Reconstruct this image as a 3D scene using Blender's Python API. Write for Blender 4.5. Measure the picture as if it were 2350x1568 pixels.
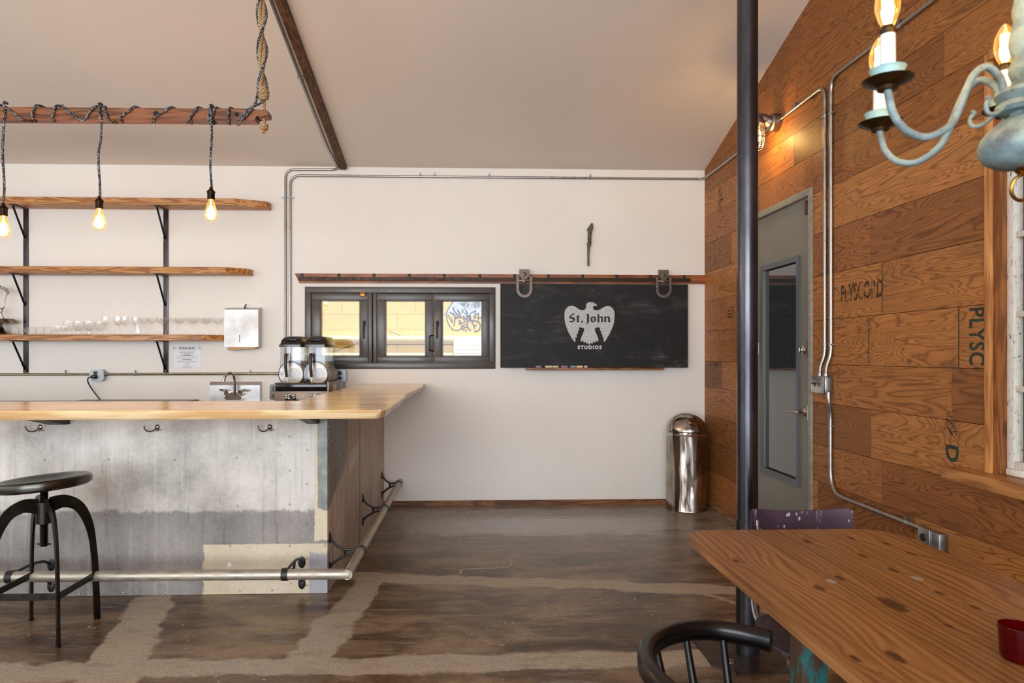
import bpy, bmesh, math, random
from mathutils import Vector, Matrix, Euler
random.seed(11)
for o in list(bpy.data.objects):
    bpy.data.objects.remove(o)
SC = bpy.context.scene
COL = SC.collection
R = math.radians

def S(r, g, b):
    f = lambda c: (c/255)/12.92 if c/255 <= .04045 else ((c/255+.055)/1.055)**2.4
    return (f(r), f(g), f(b), 1)

# ------------------------------------------------------------------ camera
cam = bpy.data.cameras.new('camera')
cam.lens = 24.005
cam.sensor_width = 36
cam.shift_x = .0162
cam.shift_y = .0128
cam.clip_start = .05
cam.dof.use_dof = True
cam.dof.focus_distance = 5.2
cam.dof.aperture_fstop = 8
co = bpy.data.objects.new('camera', cam)
co.location = (0, 0, 1.38)
co.rotation_euler = (R(90), 0, R(-2.09))
COL.objects.link(co)
SC.camera = co

# ------------------------------------------------------------------ world, daylight, exposure
w = bpy.data.worlds.new('sky')
SC.world = w
w.use_nodes = True
w.node_tree.nodes['Background'].inputs[0].default_value = (.90, .95, 1, 1)
w.node_tree.nodes['Background'].inputs[1].default_value = 1.6
SC.view_settings.view_transform = 'Standard'
SC.view_settings.look = 'None'
SC.view_settings.gamma = 1
SC.view_settings.use_curve_mapping = False
SC.view_settings.exposure = 0.05
SC.cycles.transparent_max_bounces = 32

def area(name, loc, rot, sx, sy, power, col):
    l = bpy.data.lights.new(name, 'AREA')
    l.shape = 'RECTANGLE'; l.size = sx; l.size_y = sy
    l.energy = power; l.color = col
    o = bpy.data.objects.new(name, l)
    o.location = loc; o.rotation_euler = rot
    COL.objects.link(o)
    return o
# added area lamps stand in for daylight at the unseen wall openings
area('daylight_fill_front', (-1.95, -3.9, 1.75), (R(90), 0, 0), 6.4, 2.5, 470, (.80, .895, 1))
area('daylight_fill_left', (-6.1, 1.2, 1.75), (R(90), 0, R(-90)), 5.0, 2.2, 25, (.87, .935, 1))

sl = bpy.data.lights.new('sun', 'SUN')
sl.energy = 3.0; sl.color = (1, .95, .86); sl.angle = R(3)
so = bpy.data.objects.new('sun', sl)
so.rotation_euler = Vector((-.12, .36, -.93)).to_track_quat('-Z', 'Y').to_euler()
COL.objects.link(so)

def lamp(name, loc, power, col=(1, .62, .27), rad=.02):
    l = bpy.data.lights.new(name, 'POINT')
    l.energy = power; l.color = col; l.shadow_soft_size = rad
    o = bpy.data.objects.new(name, l)
    o.location = loc
    COL.objects.link(o)
    return o

# ------------------------------------------------------------------ materials
class M:
    def __init__(s, name, col=(.8, .8, .8, 1), rough=.5, metal=0., spec=.5):
        s.m = bpy.data.materials.new(name)
        s.m.use_nodes = True
        s.t = s.m.node_tree
        s.b = s.t.nodes['Principled BSDF']
        s.set('Base Color', col); s.set('Roughness', rough); s.set('Metallic', metal)
        s.set('Specular IOR Level', spec)
    def _in(s, sock, v):
        if isinstance(v, bpy.types.NodeSocket):
            s.t.links.new(v, sock)
        else:
            sock.default_value = v
    def set(s, k, v):
        s._in(s.b.inputs[k], v); return s
    def nd(s, typ, ins=None, out=0, **pr):
        n = s.t.nodes.new(typ)
        for k, v in pr.items(): setattr(n, k, v)
        for k, v in (ins or {}).items(): s._in(n.inputs[k], v)
        return n.outputs[out]
    def co(s, scale=(1, 1, 1), loc=(0, 0, 0), rot=(0, 0, 0), kind='Object'):
        tc = s.nd('ShaderNodeTexCoord', out=kind)
        return s.mp(tc, scale, loc, rot)
    def mp(s, v, scale=(1, 1, 1), loc=(0, 0, 0), rot=(0, 0, 0)):
        return s.nd('ShaderNodeMapping', {'Vector': v, 'Scale': scale, 'Location': loc, 'Rotation': rot})
    def noise(s, v, sc=5, det=4, ro=.55, dist=0, out=0):
        return s.nd('ShaderNodeTexNoise', {'Vector': v, 'Scale': sc, 'Detail': det, 'Roughness': ro, 'Distortion': dist}, out)
    def vor(s, v, sc=5, out=0, feature='F1', rnd=1):
        return s.nd('ShaderNodeTexVoronoi', {'Vector': v, 'Scale': sc, 'Randomness': rnd}, out, feature=feature)
    def ma(s, op, a, b=0., c=0., clamp=False):
        return s.nd('ShaderNodeMath', {0: a, 1: b, 2: c}, operation=op, use_clamp=clamp)
    def mix(s, f, a, b, bl='MIX'):
        return s.nd('ShaderNodeMix', {0: f, 6: a, 7: b}, 2, data_type='RGBA', blend_type=bl)
    def ramp(s, f, *st, interp='LINEAR'):
        n = s.t.nodes.new('ShaderNodeValToRGB')
        n.color_ramp.interpolation = interp
        e = n.color_ramp.elements
        while len(e) < len(st): e.new(.5)
        for i, (p, c) in enumerate(st):
            e[i].position = p
            e[i].color = c if hasattr(c, '__len__') else (c, c, c, 1)
        s._in(n.inputs[0], f)
        return n.outputs[0]
    def step(s, v, a, b):
        return s.nd('ShaderNodeMapRange', {0: v, 1: a, 2: b, 3: 0., 4: 1.}, interpolation_type='SMOOTHSTEP')
    def xyz(s, v):
        n = s.t.nodes.new('ShaderNodeSeparateXYZ'); s._in(n.inputs[0], v)
        return n.outputs
    def bump(s, h, st=.3, d=.01):
        s.set('Normal', s.nd('ShaderNodeBump', {'Height': h, 'Strength': st, 'Distance': d})); return s

def plain(name, col, rough=.5, metal=0, spec=.5, var=.0, sc=20):
    a = M(name, col, rough, metal, spec)
    if var:
        n = a.noise(a.co(), sc, 4)
        dk = tuple(c*(1-var) for c in col[:3])+(1,)
        lt = tuple(min(1, c*(1+var)) for c in col[:3])+(1,)
        a.set('Base Color', a.ramp(n, (.3, dk), (.7, lt)))
        a.set('Roughness', a.ramp(n, (.3, max(0, rough-.12)), (.7, min(1, rough+.12))))
    return a.m

def wood(name, light, dark, axis=0, s=1., rings=9, rough=.45, fig=1., spec=.4, deep=None, coat=0):
    a = M(name, light, rough, 0, spec)
    st = [5*s, 5*s, 5*s]; st[axis] = .55*s
    st2 = [60*s, 60*s, 60*s]; st2[axis] = 1.6*s
    g = a.noise(a.co(tuple(st)), 1, 3, .5, .6*fig)
    r = a.ma('SINE', a.ma('MULTIPLY', g, rings*6.0))
    r = a.ma('MULTIPLY_ADD', r, .5, .5)
    f = a.noise(a.co(tuple(st2)), 1, 4, .6)
    b = a.noise(a.co((1.3, 1.3, 1.3)), 1, 2)
    v = a.ma('ADD', a.ma('MULTIPLY', r, .5), a.ma('MULTIPLY', f, .5))
    c = a.ramp(v, (.22, dark), (.5, tuple(.5*(x+y) for x, y in zip(light, dark))), (.72, light))
    lo = tuple(x*.72 for x in light[:3])+(1,)
    c = a.mix(a.ma('MULTIPLY', a.step(b, .42, .68), .55), c, a.mix(1., c, (.78, .70, .62, 1), 'MULTIPLY'))
    # knots
    kst = [3.2*s, 3.2*s, 3.2*s]; kst[axis] = 1.5*s
    k = a.vor(a.co(tuple(kst)), 1.)
    km = a.ma('SUBTRACT', 1., a.step(k, .06, .13))
    c = a.mix(a.ma('MULTIPLY', km, .75), c, deep or tuple(x*.35 for x in dark[:3])+(1,))
    a.set('Base Color', c)
    a.set('Roughness', a.ramp(f, (.3, rough-.08), (.7, rough+.1)))
    if coat: a.set('Coat Weight', coat); a.set('Coat Roughness', .15)
    a.bump(v, .12, .003)
    return a.m

def steel(name, col, rough=.3, var=.25, sc=12, metal=1.):
    a = M(name, col, rough, metal)
    n = a.noise(a.co(), sc, 5, .6)
    a.set('Base Color', a.ramp(n, (.3, tuple(c*(1-var) for c in col[:3])+(1,)), (.7, col)))
    a.set('Roughness', a.ramp(n, (.3, rough*.7), (.7, min(1, rough*1.35))))
    return a.m

def glassy(name, tint=(1, 1, 1, 1), edge=(.6, .6, .62, 1), gloss=.12, rough=.02, f0=.35, glow=None):
    """clear thin glass: see-through in the middle, denser and shinier toward its edges"""
    a = M(name); t = a.t
    t.nodes.remove(a.b)
    lw = a.nd('ShaderNodeLayerWeight', {'Blend': f0}, out=1)
    tr = a.nd('ShaderNodeBsdfTransparent', {'Color': a.mix(a.ma('POWER', lw, 2.2), tint, edge)})
    gl = a.nd('ShaderNodeBsdfGlossy', {'Color': (1, 1, 1, 1), 'Roughness': rough})
    fr = a.ma('ADD', gloss*.35, a.ma('MULTIPLY', a.ma('POWER', lw, 3.), gloss*3), clamp=True)
    mx = a.nd('ShaderNodeMixShader', {0: fr, 1: tr, 2: gl})
    if glow:
        mx = a.nd('ShaderNodeAddShader', {0: mx, 1: a.nd('ShaderNodeEmission', {'Color': glow, 'Strength': a.ma('MULTIPLY_ADD', lw, .55, .06)})})
    out = [n for n in t.nodes if n.type == 'OUTPUT_MATERIAL'][0]
    t.links.new(mx, out.inputs[0])
    return a.m

def emit(name, col, st):
    a = M(name, col)
    a.set('Emission Color', col); a.set('Emission Strength', st)
    return a.m

# ------------------------------------------------------------------ geometry helpers
def BM(): return bmesh.new()

def box(bm, x0, x1, y0, y1, z0, z1, bev=0, seg=2, mat=None):
    m = Matrix.Translation(((x0+x1)/2, (y0+y1)/2, (z0+z1)/2)) @ Matrix.Diagonal((abs(x1-x0), abs(y1-y0), abs(z1-z0), 1))
    if mat is not None: m = mat @ m
    vs = bmesh.ops.create_cube(bm, size=1, matrix=m)['verts']
    if bev:
        es = list({e for v in vs for e in v.link_edges})
        bmesh.ops.bevel(bm, geom=es, offset=bev, segments=seg, affect='EDGES', profile=.5)
    return bm

def obox(bm, c, size, rot=(0, 0, 0), bev=0):
    m = Matrix.Translation(c) @ Euler(rot).to_matrix().to_4x4()
    return box(bm, -size[0]/2, size[0]/2, -size[1]/2, size[1]/2, -size[2]/2, size[2]/2, bev, mat=m)

def spline(pts, n=6, closed=False):
    P = [Vector(p) for p in pts]; out = []
    N = len(P)
    rng = range(N if closed else N-1)
    for i in rng:
        if closed:
            a, b, c, d = P[(i-1) % N], P[i], P[(i+1) % N], P[(i+2) % N]
        else:
            a, b, c, d = P[max(i-1, 0)], P[i], P[i+1], P[min(i+2, N-1)]
        for k in range(n):
            t = k/n
            out.append(.5*((2*b)+(-a+c)*t+(2*a-5*b+4*c-d)*t*t+(-a+3*b-3*c+d)*t**3))
    if not closed: out.append(P[-1])
    return out

def fillet(pts, r, n=6):
    """polyline with its inner corners rounded"""
    P = [Vector(p) for p in pts]; out = [P[0]]
    for i in range(1, len(P)-1):
        a, b, c = P[i-1], P[i], P[i+1]
        u = (a-b); v = (c-b)
        d = min(r, u.length*.49, v.length*.49)
        p, q = b+u.normalized()*d, b+v.normalized()*d
        for k in range(n+1):
            t = k/n
            out.append((1-t)**2*p+2*t*(1-t)*b+t*t*q)
    out.append(P[-1])
    return out

def tube(bm, pts, r, n=8, closed=False, caps=True, sx=1., up=None):
    P = [Vector(p) for p in pts]; N = len(P)
    rr = r if hasattr(r, '__len__') else [r]*N
    rings = []; prev = None
    for i, p in enumerate(P):
        if closed: t = P[(i+1) % N]-P[i-1]
        else: t = P[min(i+1, N-1)]-P[max(i-1, 0)]
        t = t.normalized() if t.length > 1e-9 else Vector((0, 0, 1))
        if prev is None:
            u = Vector(up) if up else (Vector((0, 0, 1)) if abs(t.z) < .9 else Vector((1, 0, 0)))
        else: u = prev
        u = u-t*u.dot(t)
        if u.length < 1e-6: u = t.orthogonal()
        u.normalize(); prev = u
        v = t.cross(u)
        rings.append([bm.verts.new(p+rr[i]*(math.cos(2*math.pi*k/n)*u+sx*math.sin(2*math.pi*k/n)*v)) for k in range(n)])
    for i in range(N if closed else N-1):
        a, b = rings[i], rings[(i+1) % N]
        for k in range(n):
            bm.faces.new((a[k], a[(k+1) % n], b[(k+1) % n], b[k]))
    if caps and not closed:
        bm.faces.new(list(reversed(rings[0]))); bm.faces.new(rings[-1])
    return bm

def bar(bm, pts, wd, th, up=(0, 0, 1), closed=False):
    """flat strip of rectangular section swept along pts: th along up, wd across"""
    P = [Vector(p) for p in pts]; N = len(P); rings = []; U = Vector(up)
    for i, p in enumerate(P):
        t = (P[min(i+1, N-1)]-P[max(i-1, 0)]).normalized()
        u = (U-t*U.dot(t)); u.normalize(); v = t.cross(u)
        rings.append([bm.verts.new(p+a*th/2*u+b*wd/2*v) for a, b in ((1, 1), (1, -1), (-1, -1), (-1, 1))])
    for i in range(N-1):
        a, b = rings[i], rings[i+1]
        for k in range(4): bm.faces.new((a[k], a[(k+1) % 4], b[(k+1) % 4], b[k]))
    bm.faces.new(list(reversed(rings[0]))); bm.faces.new(rings[-1])
    return bm

def lathe(bm, prof, n=24, c=(0, 0, 0), mat=None, a0=0, a1=2*math.pi):
    c = Vector(c); full = abs(a1-a0-2*math.pi) < 1e-6
    T = mat or Matrix()
    rings = []
    m = n if full else n+1
    for r, z in prof:
        if r < 1e-6:
            rings.append([bm.verts.new(T @ (c+Vector((0, 0, z))))]*m)
        else:
            rings.append([bm.verts.new(T @ (c+Vector((r*math.cos(a0+(a1-a0)*k/n), r*math.sin(a0+(a1-a0)*k/n), z)))) for k in range(m)])
    for i in range(len(prof)-1):
        a, b = rings[i], rings[i+1]
        for k in range(n):
            l = (k+1) % m
            f = []
            for v in (a[k], a[l], b[l], b[k]):
                if v not in f: f.append(v)
            if len(f) > 2: bm.faces.new(f)
    return bm

def prism(bm, pts, T, depth):
    """2D polygon pts -> T(u,v,w); w from 0 to depth"""
    a = [bm.verts.new(T(u, v, 0)) for u, v in pts]
    b = [bm.verts.new(T(u, v, depth)) for u, v in pts]
    bm.faces.new(a); bm.faces.new(list(reversed(b)))
    n = len(pts)
    for i in range(n):
        bm.faces.new((a[i], b[i], b[(i+1) % n], a[(i+1) % n]))
    return bm

AX = {'x': Matrix.Rotation(R(90), 4, 'Y'), 'y': Matrix.Rotation(R(-90), 4, 'X'), '-y': Matrix.Rotation(R(90), 4, 'X'),
      '-x': Matrix.Rotation(R(-90), 4, 'Y'), 'z': Matrix()}
def lax(bm, prof, c, ax, n=20):
    return lathe(bm, prof, n, (0, 0, 0), Matrix.Translation(c) @ AX[ax])

def org(o):
    v = Vector((0, 0, 0))
    while o: v = v+o.location; o = o.parent
    return v

def obj(name, bm, mat, parent=None, smooth=38, world=True, kind=None, label=None):
    bmesh.ops.recalc_face_normals(bm, faces=bm.faces)
    if parent is not None and world:
        bmesh.ops.translate(bm, verts=bm.verts, vec=-org(parent))
    me = bpy.data.meshes.new(name)
    bm.to_mesh(me); bm.free()
    if mat: me.materials.append(mat)
    if smooth:
        for p in me.polygons: p.use_smooth = True
        me.set_sharp_from_angle(angle=R(smooth))
    o = bpy.data.objects.new(name, me)
    COL.objects.link(o)
    if parent is not None: o.parent = parent
    if kind: o['kind'] = kind
    if label: o['label'] = label
    return o

def thing(name, loc, label, cat, group=None, rz=0):
    o = bpy.data.objects.new(name, None)
    o.empty_display_size = .05
    o.location = loc; o.rotation_euler.z = rz
    COL.objects.link(o)
    return tag(o, label, cat, group)

def tag(o, label, cat, group=None):
    o['label'] = label; o['category'] = cat
    if group: o['group'] = group
    return o

def struct(name, bm, mat, parent=None, smooth=0):
    return obj(name, bm, mat, parent, smooth, kind='structure' if parent is None else None)

def sempty(name, loc):
    o = bpy.data.objects.new(name, None); o.location = loc
    COL.objects.link(o); o['kind'] = 'structure'
    return o

def dup(root, loc, label=None, rz=None):
    r = root.copy(); COL.objects.link(r); r.location = loc
    if rz is not None: r.rotation_euler.z = rz
    if label: r['label'] = label
    for ch in list(root.children):
        c = ch.copy(); COL.objects.link(c); c.parent = r
        for g in list(ch.children):
            d = g.copy(); COL.objects.link(d); d.parent = c
    return r

def txt(bm, s, size, X, Y, o, depth=.0006, off=0., space=1., align='CENTER'):
    """lettering: X = reading direction, Y = up of the letters, o = anchor"""
    cu = bpy.data.curves.new('t', 'FONT'); cu.body = s; cu.size = size
    cu.align_x = align; cu.align_y = 'CENTER'; cu.offset = off; cu.space_character = space
    cu.extrude = depth; cu.resolution_u = 3
    ob = bpy.data.objects.new('t', cu); COL.objects.link(ob)
    dg = bpy.context.evaluated_depsgraph_get()
    me = bpy.data.meshes.new_from_object(ob.evaluated_get(dg))
    bpy.data.objects.remove(ob); bpy.data.curves.remove(cu)
    X = Vector(X); Y = Vector(Y); Z = X.cross(Y)
    T = Matrix((X, Y, Z)).transposed().to_4x4(); T.translation = Vector(o)
    me.transform(T)
    bm.from_mesh(me); bpy.data.meshes.remove(me)
    return bm

# ------------------------------------------------------------------ room materials
def m_wall(name, col):
    a = M(name, col, .62, 0, .25)
    n = a.noise(a.co(), 1.1, 3)
    a.set('Base Color', a.ramp(n, (.3, tuple(c*.95 for c in col[:3])+(1,)), (.7, col)))
    a.bump(a.noise(a.co(), 42, 4, .6), .10, .004)
    return a.m
WALL = m_wall('painted_plaster', S(240, 234, 225))
CEIL = m_wall('painted_ceiling', S(224, 212, 200))

def m_floor():
    a = M('worn_concrete', rough=.5, spec=.35)
    P = a.co(); x, y, z = a.xyz(P)
    wob = a.ma('MULTIPLY', a.ma('SUBTRACT', a.noise(P, 3.2, 5, .6), .5), .20)
    wob2 = a.ma('MULTIPLY', a.ma('SUBTRACT', a.noise(a.co((.5, 1.6, 1), (9, 3, 0)), 7, 6, .66), .5), .075)
    W = a.ma('ADD', wob, wob2)
    def band(px, py, dx, dy, hw, t0, t1):
        L = math.hypot(dx, dy); dx /= L; dy /= L
        ax = a.ma('SUBTRACT', x, px); ay = a.ma('SUBTRACT', y, py)
        t = a.ma('ADD', a.ma('MULTIPLY', ax, dx), a.ma('MULTIPLY', ay, dy))
        d = a.ma('SUBTRACT', a.ma('MULTIPLY', ax, -dy), a.ma('MULTIPLY', ay, -dx))
        d = a.ma('ABSOLUTE', a.ma('ADD', d, W))
        m = a.ma('SUBTRACT', 1., a.step(d, hw-.018, hw+.012))
        tt = a.ma('ADD', t, W)
        m = a.ma('MULTIPLY', m, a.step(tt, t0-.03, t0+.03))
        return a.ma('MULTIPLY', m, a.ma('SUBTRACT', 1., a.step(tt, t1-.03, t1+.03)))
    bs = [band(-.62, 4.27, 1, -.15, .085, -.2, 3), band(-.60, 4.25, -.12, -1, .10, -.05, 1.25), band(-4, 3.02, 1, .01, .085, -.5, 6.2),
          band(-1.80, 3.98, .25, -1, .12, 0, 1.6), band(1.35, 3.9, .9, -1.2, .022, 0, 1.1)]
    m = bs[0]
    for b in bs[1:]: m = a.ma('MAXIMUM', m, b)
    # old slab: brown stains, grey scrapes drawn out sideways
    st = a.noise(a.co((.7, 1.9, 1)), 2.0, 7, .68, .5)
    sc = a.noise(a.co((1.6, 9, 1)), 2.2, 6, .68, .6)
    fine = a.noise(P, 75, 5, .7)
    c = a.ramp(st, (.34, S(56, 38, 24)), (.48, S(100, 75, 51)), (.60, S(138, 112, 83)))
    c = a.mix(a.ma('MULTIPLY', a.step(sc, .54, .66), .55), c, S(140, 132, 124))
    c = a.mix(a.ma('MULTIPLY', a.step(a.noise(a.co((1.2, 5, 1), (4, 1, 0)), 2.6, 6, .7), .60, .70), .8), c, S(52, 43, 37))
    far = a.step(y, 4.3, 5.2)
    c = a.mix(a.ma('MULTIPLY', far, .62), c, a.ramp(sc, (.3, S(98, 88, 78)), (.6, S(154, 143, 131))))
    bc = a.ramp(a.noise(a.co((1, 3, 1)), 5, 5, .6), (.3, S(148, 131, 112)), (.5, S(172, 153, 130)), (.7, S(157, 146, 135)))
    c = a.mix(m, c, bc)
    sp = a.vor(P, 21.)
    spm = a.ma('MULTIPLY', a.ma('SUBTRACT', 1., a.step(sp, .10, .17)), a.step(a.noise(P, 2.3, 2), .50, .58))
    c = a.mix(a.ma('MULTIPLY', spm, .85), c, S(184, 174, 160))
    c = a.mix(.6, c, a.ramp(fine, (.25, (.18, .18, .18, 1)), (.75, (.80, .80, .80, 1))), 'OVERLAY')
    # glossier strip by the back wall, its pale sheen painted into the colour
    sheen_y = a.ma('ADD', y, a.ma('MULTIPLY', a.ma('SUBTRACT', sc, .5), .5))
    sheen = a.ma('MULTIPLY', a.step(sheen_y, 5.12, 5.34), a.ma('SUBTRACT', 1., a.step(sheen_y, 5.62, 5.86)))
    sheen = a.ma('MULTIPLY', sheen, a.ma('MULTIPLY', a.step(x, -.75, .3), a.ma('SUBTRACT', 1., a.step(x, 1.0, 2.0))))
    c = a.mix(a.ma('MULTIPLY', sheen, .45), c, S(168, 162, 156))
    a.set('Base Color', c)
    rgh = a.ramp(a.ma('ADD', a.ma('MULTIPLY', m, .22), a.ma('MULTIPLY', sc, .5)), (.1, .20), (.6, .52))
    a.set('Roughness', a.ma('MULTIPLY', rgh, a.ma('MULTIPLY_ADD', sheen, -.62, 1.)))
    a.set('Specular IOR Level', a.ma('MULTIPLY_ADD', sheen, .45, .35))
    a.bump(a.ma('ADD', a.ma('MULTIPLY', m, .5), a.ma('MULTIPLY', fine, .35)), .35, .006)
    return a.m
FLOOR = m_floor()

def m_ply():
    """fir plywood: contour-like rotary-cut figure, each plank with its own cut and tone"""
    a = M('fir_plywood', rough=.5, spec=.3)
    at = a.nd('ShaderNodeAttribute', out=0, attribute_name='plank')
    r = a.xyz(at)
    base = a.nd('ShaderNodeVectorMath', {0: a.co((1, 1, 1)), 1: a.nd('ShaderNodeVectorMath', {0: at, 1: (40, 40, 40)}, operation='MULTIPLY')}, operation='ADD')
    fine = a.noise(a.mp(base, (1, 5, 150)), 1., 4, .65)
    g = a.noise(a.mp(base, (1, .9, 6.5)), 1., 2, .45, .75)
    g = a.ma('MULTIPLY_ADD', fine, .016, g)
    g = a.ma('MULTIPLY_ADD', a.noise(a.mp(base, (1, 9, 26)), 1., 3, .6), .022, g)
    v = a.ma('MULTIPLY', g, a.ma('MULTIPLY_ADD', r[1], 16., 22.))
    saw = a.ma('FRACT', v)
    ring = a.ramp(saw, (0, .30), (.06, .34), (.20, .80), (.55, 1.), (.85, .85), (.97, .34), (1, .30))
    blot = a.noise(a.mp(base, (1, 1, 1.6)), 2.2, 3, .6)
    light = a.mix(r[2], S(196, 130, 68), S(180, 114, 57))
    dark = a.mix(r[2], S(100, 60, 28), S(86, 49, 22))
    c = a.mix(ring, dark, light)
    c = a.mix(a.ma('MULTIPLY', a.step(fine, .42, .66), .42), c, S(122, 76, 40))
    tone = a.ramp(r[0], (0, (.52, .48, .45, 1)), (.5, (.80, .77, .74, 1)), (1, (1, 1, 1, 1)))
    c = a.mix(1., c, tone, 'MULTIPLY')
    c = a.mix(a.ma('MULTIPLY', a.step(blot, .52, .72), .35), c, S(112, 72, 42))
    k = a.vor(a.mp(base, (1, 1.6, 2.6)), 1.)
    c = a.mix(a.ma('MULTIPLY', a.ma('SUBTRACT', 1., a.step(k, .045, .08)), .85), c, S(60, 34, 18))
    a.set('Base Color', c)
    a.bump(ring, .05, .002)
    return a.m
PLY = m_ply()

PINE = wood('oiled_pine', S(196, 132, 72), S(136, 82, 40), 1, 1.3, 7, .38, .5, deep=S(60, 32, 14), coat=.12)
FIRX = wood('oiled_fir', S(204, 144, 78), S(146, 90, 42), 0, 3.4, 6, .42, .5)
FIRZ = wood('fir_post', S(204, 142, 80), S(160, 100, 50), 2, 3, 5, .45, .5)
FIRY = wood('fir_sill', S(186, 126, 66), S(144, 90, 44), 1, 3, 5, .45, .5)
TRACKW = wood('stained_board', S(168, 96, 42), S(118, 62, 26), 0, 3, 5, .4, .6)
BASEW = wood('stained_baseboard', S(142, 92, 54), S(88, 52, 28), 0, 2, 9, .5, .8)
BASEWY = wood('baseboard_fir', S(160, 118, 78), S(116, 80, 50), 1, 2, 8, .5, .6)
BATTEN = wood('dark_batten', S(104, 70, 42), S(58, 36, 20), 1, 2.6, 8, .55, .5)
BEAMW = wood('oiled_beam', S(140, 84, 44), S(84, 46, 22), 0, 2, 8, .36, .6, coat=.2)
BARW = wood('bar_top_fir', S(248, 220, 170), S(224, 180, 124), 0, 2.4, 4, .2, .5, spec=.5, deep=S(70, 40, 20), coat=.35)
RAWSTEEL = steel('mill_scale_steel', S(92, 88, 88), .38, .45, 9)
DARKSTEEL = steel('black_steel', S(54, 50, 48), .42, .35, 14)
IRON = steel('cast_iron', S(122, 110, 102), .45, .4, 30)
GALV = steel('galvanised_conduit', S(178, 174, 170), .32, .18, 20)
BOXSTEEL = steel('zinc_box', S(176, 178, 180), .38, .25, 26)
CHROME = steel('chrome', S(214, 210, 206), .1, .12, 6)
DARKIRON = steel('dark_rail_iron', S(70, 60, 54), .5, .4, 30)
STAIN = steel('brushed_stainless', S(206, 203, 200), .3, .12, 7)
BLACKP = plain('black_plastic', S(22, 21, 21), .32)
BLACKIR = plain('black_iron', S(26, 25, 26), .45, .0, .5)
DARKVOID = plain('painted_dark', S(22, 20, 19), .9)  # near-black colour stands in for unlit depth
WHITE = plain('white_paint', S(232, 228, 222), .5)
BRASS = steel('aged_brass', S(176, 130, 58), .3, .4, 40)

# ------------------------------------------------------------------ the room shell
XR, YB = 2.167, 6.25
cz = lambda y: 3.085+.287*(YB-y)
RIDGE = .8
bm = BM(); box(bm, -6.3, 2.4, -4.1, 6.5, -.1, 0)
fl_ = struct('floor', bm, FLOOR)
bm = BM(); bar(bm, spline([(-.062, 4.31, .0006), (-.045, 4.39, .0006), (.13, 4.41, .0006), (.235, 4.425, .0006), (.275, 4.52, .0006), (.26, 4.60, .0006), (.345, 4.66, .0006)], 8), .013, .001)
obj('crack_filler', bm, plain('crack_filler', S(176, 156, 134), .6), fl_, 0)

bm = BM()
prof = [(-4.2, 3.23), (RIDGE, cz(RIDGE)), (6.5, cz(6.5))]
pts = prof+[(y, z+.14) for y, z in reversed(prof)]
prism(bm, pts, lambda u, v, q: Vector((-6.3+q, u, v)), 8.75)
struct('ceiling', bm, CEIL)

W1 = (-1.5, .228, 1.25, 1.996)
bm = BM()
box(bm, -6.3, W1[0], YB, 6.42, 0, 3.1); box(bm, W1[1], 2.35, YB, 6.42, 0, 3.1)
box(bm, W1[0], W1[1], YB, 6.42, 0, W1[2]); box(bm, W1[0], W1[1], YB, 6.42, W1[3], 3.1)
struct('wall_back', bm, WALL)

bm = BM()      # unseen left and front walls, openings shaped to let daylight in
box(bm, -6.3, -6.15, -4.1, -1.4, 0, 4.6); box(bm, -6.3, -6.15, 3.8, 6.42, 0, 3.8); box(bm, -6.3, -6.15, -1.4, 3.8, 0, .6); box(bm, -6.3, -6.15, -1.4, 3.8, 2.9, 4.7)
struct('wall_left', bm, WALL)
bm = BM()
box(bm, -6.15, -5.3, -4.1, -3.95, 0, 3.3); box(bm, 1.3, 2.35, -4.1, -3.95, 0, 3.3); box(bm, -5.3, 1.3, -4.1, -3.95, 0, .45); box(bm, -5.3, 1.3, -4.1, -3.95, 3.02, 3.3)
struct('wall_front', bm, WALL)

DOOR = (4.25, 5.205, -.02, 2.445)
WIN2 = (1.2, 2.797, .885, 2.62)
def holes(rect, hs):
    out = [rect]
    for h in hs:
        nxt = []
        for (a, b, c, d) in out:
            if b <= h[0] or a >= h[1] or d <= h[2] or c >= h[3]: nxt.append((a, b, c, d)); continue
            if a < h[0]: nxt.append((a, h[0], c, d)); a = h[0]
            if b > h[1]: nxt.append((h[1], b, c, d)); b = h[1]
            if c < h[2]: nxt.append((a, b, c, h[2]))
            if d > h[3]: nxt.append((a, b, h[3], d))
        out = nxt
    return [q for q in out if q[1]-q[0] > .004 and q[3]-q[2] > .004]

bm = BM()
rows = [.0, .33, .59, .822, 1.083, 1.32, 1.592, 1.868, 2.134, 2.395, 2.645, 2.86, 3.09, 3.33, 3.58, 3.84, 4.1, 4.36, 4.7]
cuts = {2: [2.02, 3.52, 4.9], 3: [2.2, 3.62, 5.4], 4: [3.0, 4.05, 5.35, 5.82], 5: [2.955, 3.62, 4.05, 5.46, 5.9], 6: [1.7, 3.52, 5.7],
        7: [1.5, 3.62, 5.25], 8: [2.5, 3.9, 5.6], 9: [2.2, 4.35, 5.05], 10: [3.05, 4.5, 5.9], 11: [2.4, 3.86, 4.62, 5.3], 12: [3.3, 4.47, 5.2], 13: [2.6, 3.95, 4.9]}
planks = []
for i in range(len(rows)-1):
    cs = cuts.get(i)
    if cs is None:
        cs = []; yy = -3.4+random.random()
        while yy < 6.1: cs.append(yy); yy += .7+random.random()*1.0
    else:
        cs = [-2.9+random.random(), -1.6+random.random()*.5, -.2+random.random()*.5, .9]+cs
    ys = [-4.0]+sorted(cs)+[6.25]
    for a, b in zip(ys, ys[1:]):
        rv = (random.random(), random.random(), random.random())
        if i in (8, 9) and 2.5 <= a < 4: rv = (.95, .3, .1)
        if i >= 11: rv = (rv[0]*.45, rv[1], rv[2])  # upper rows darkened in tone, painting in the dim light there
        for q in holes((a, b, rows[i], rows[i+1]), [DOOR, WIN2]): planks.append((q, rv))
me = bpy.data.meshes.new('wall_right')
g = .0014
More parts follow.
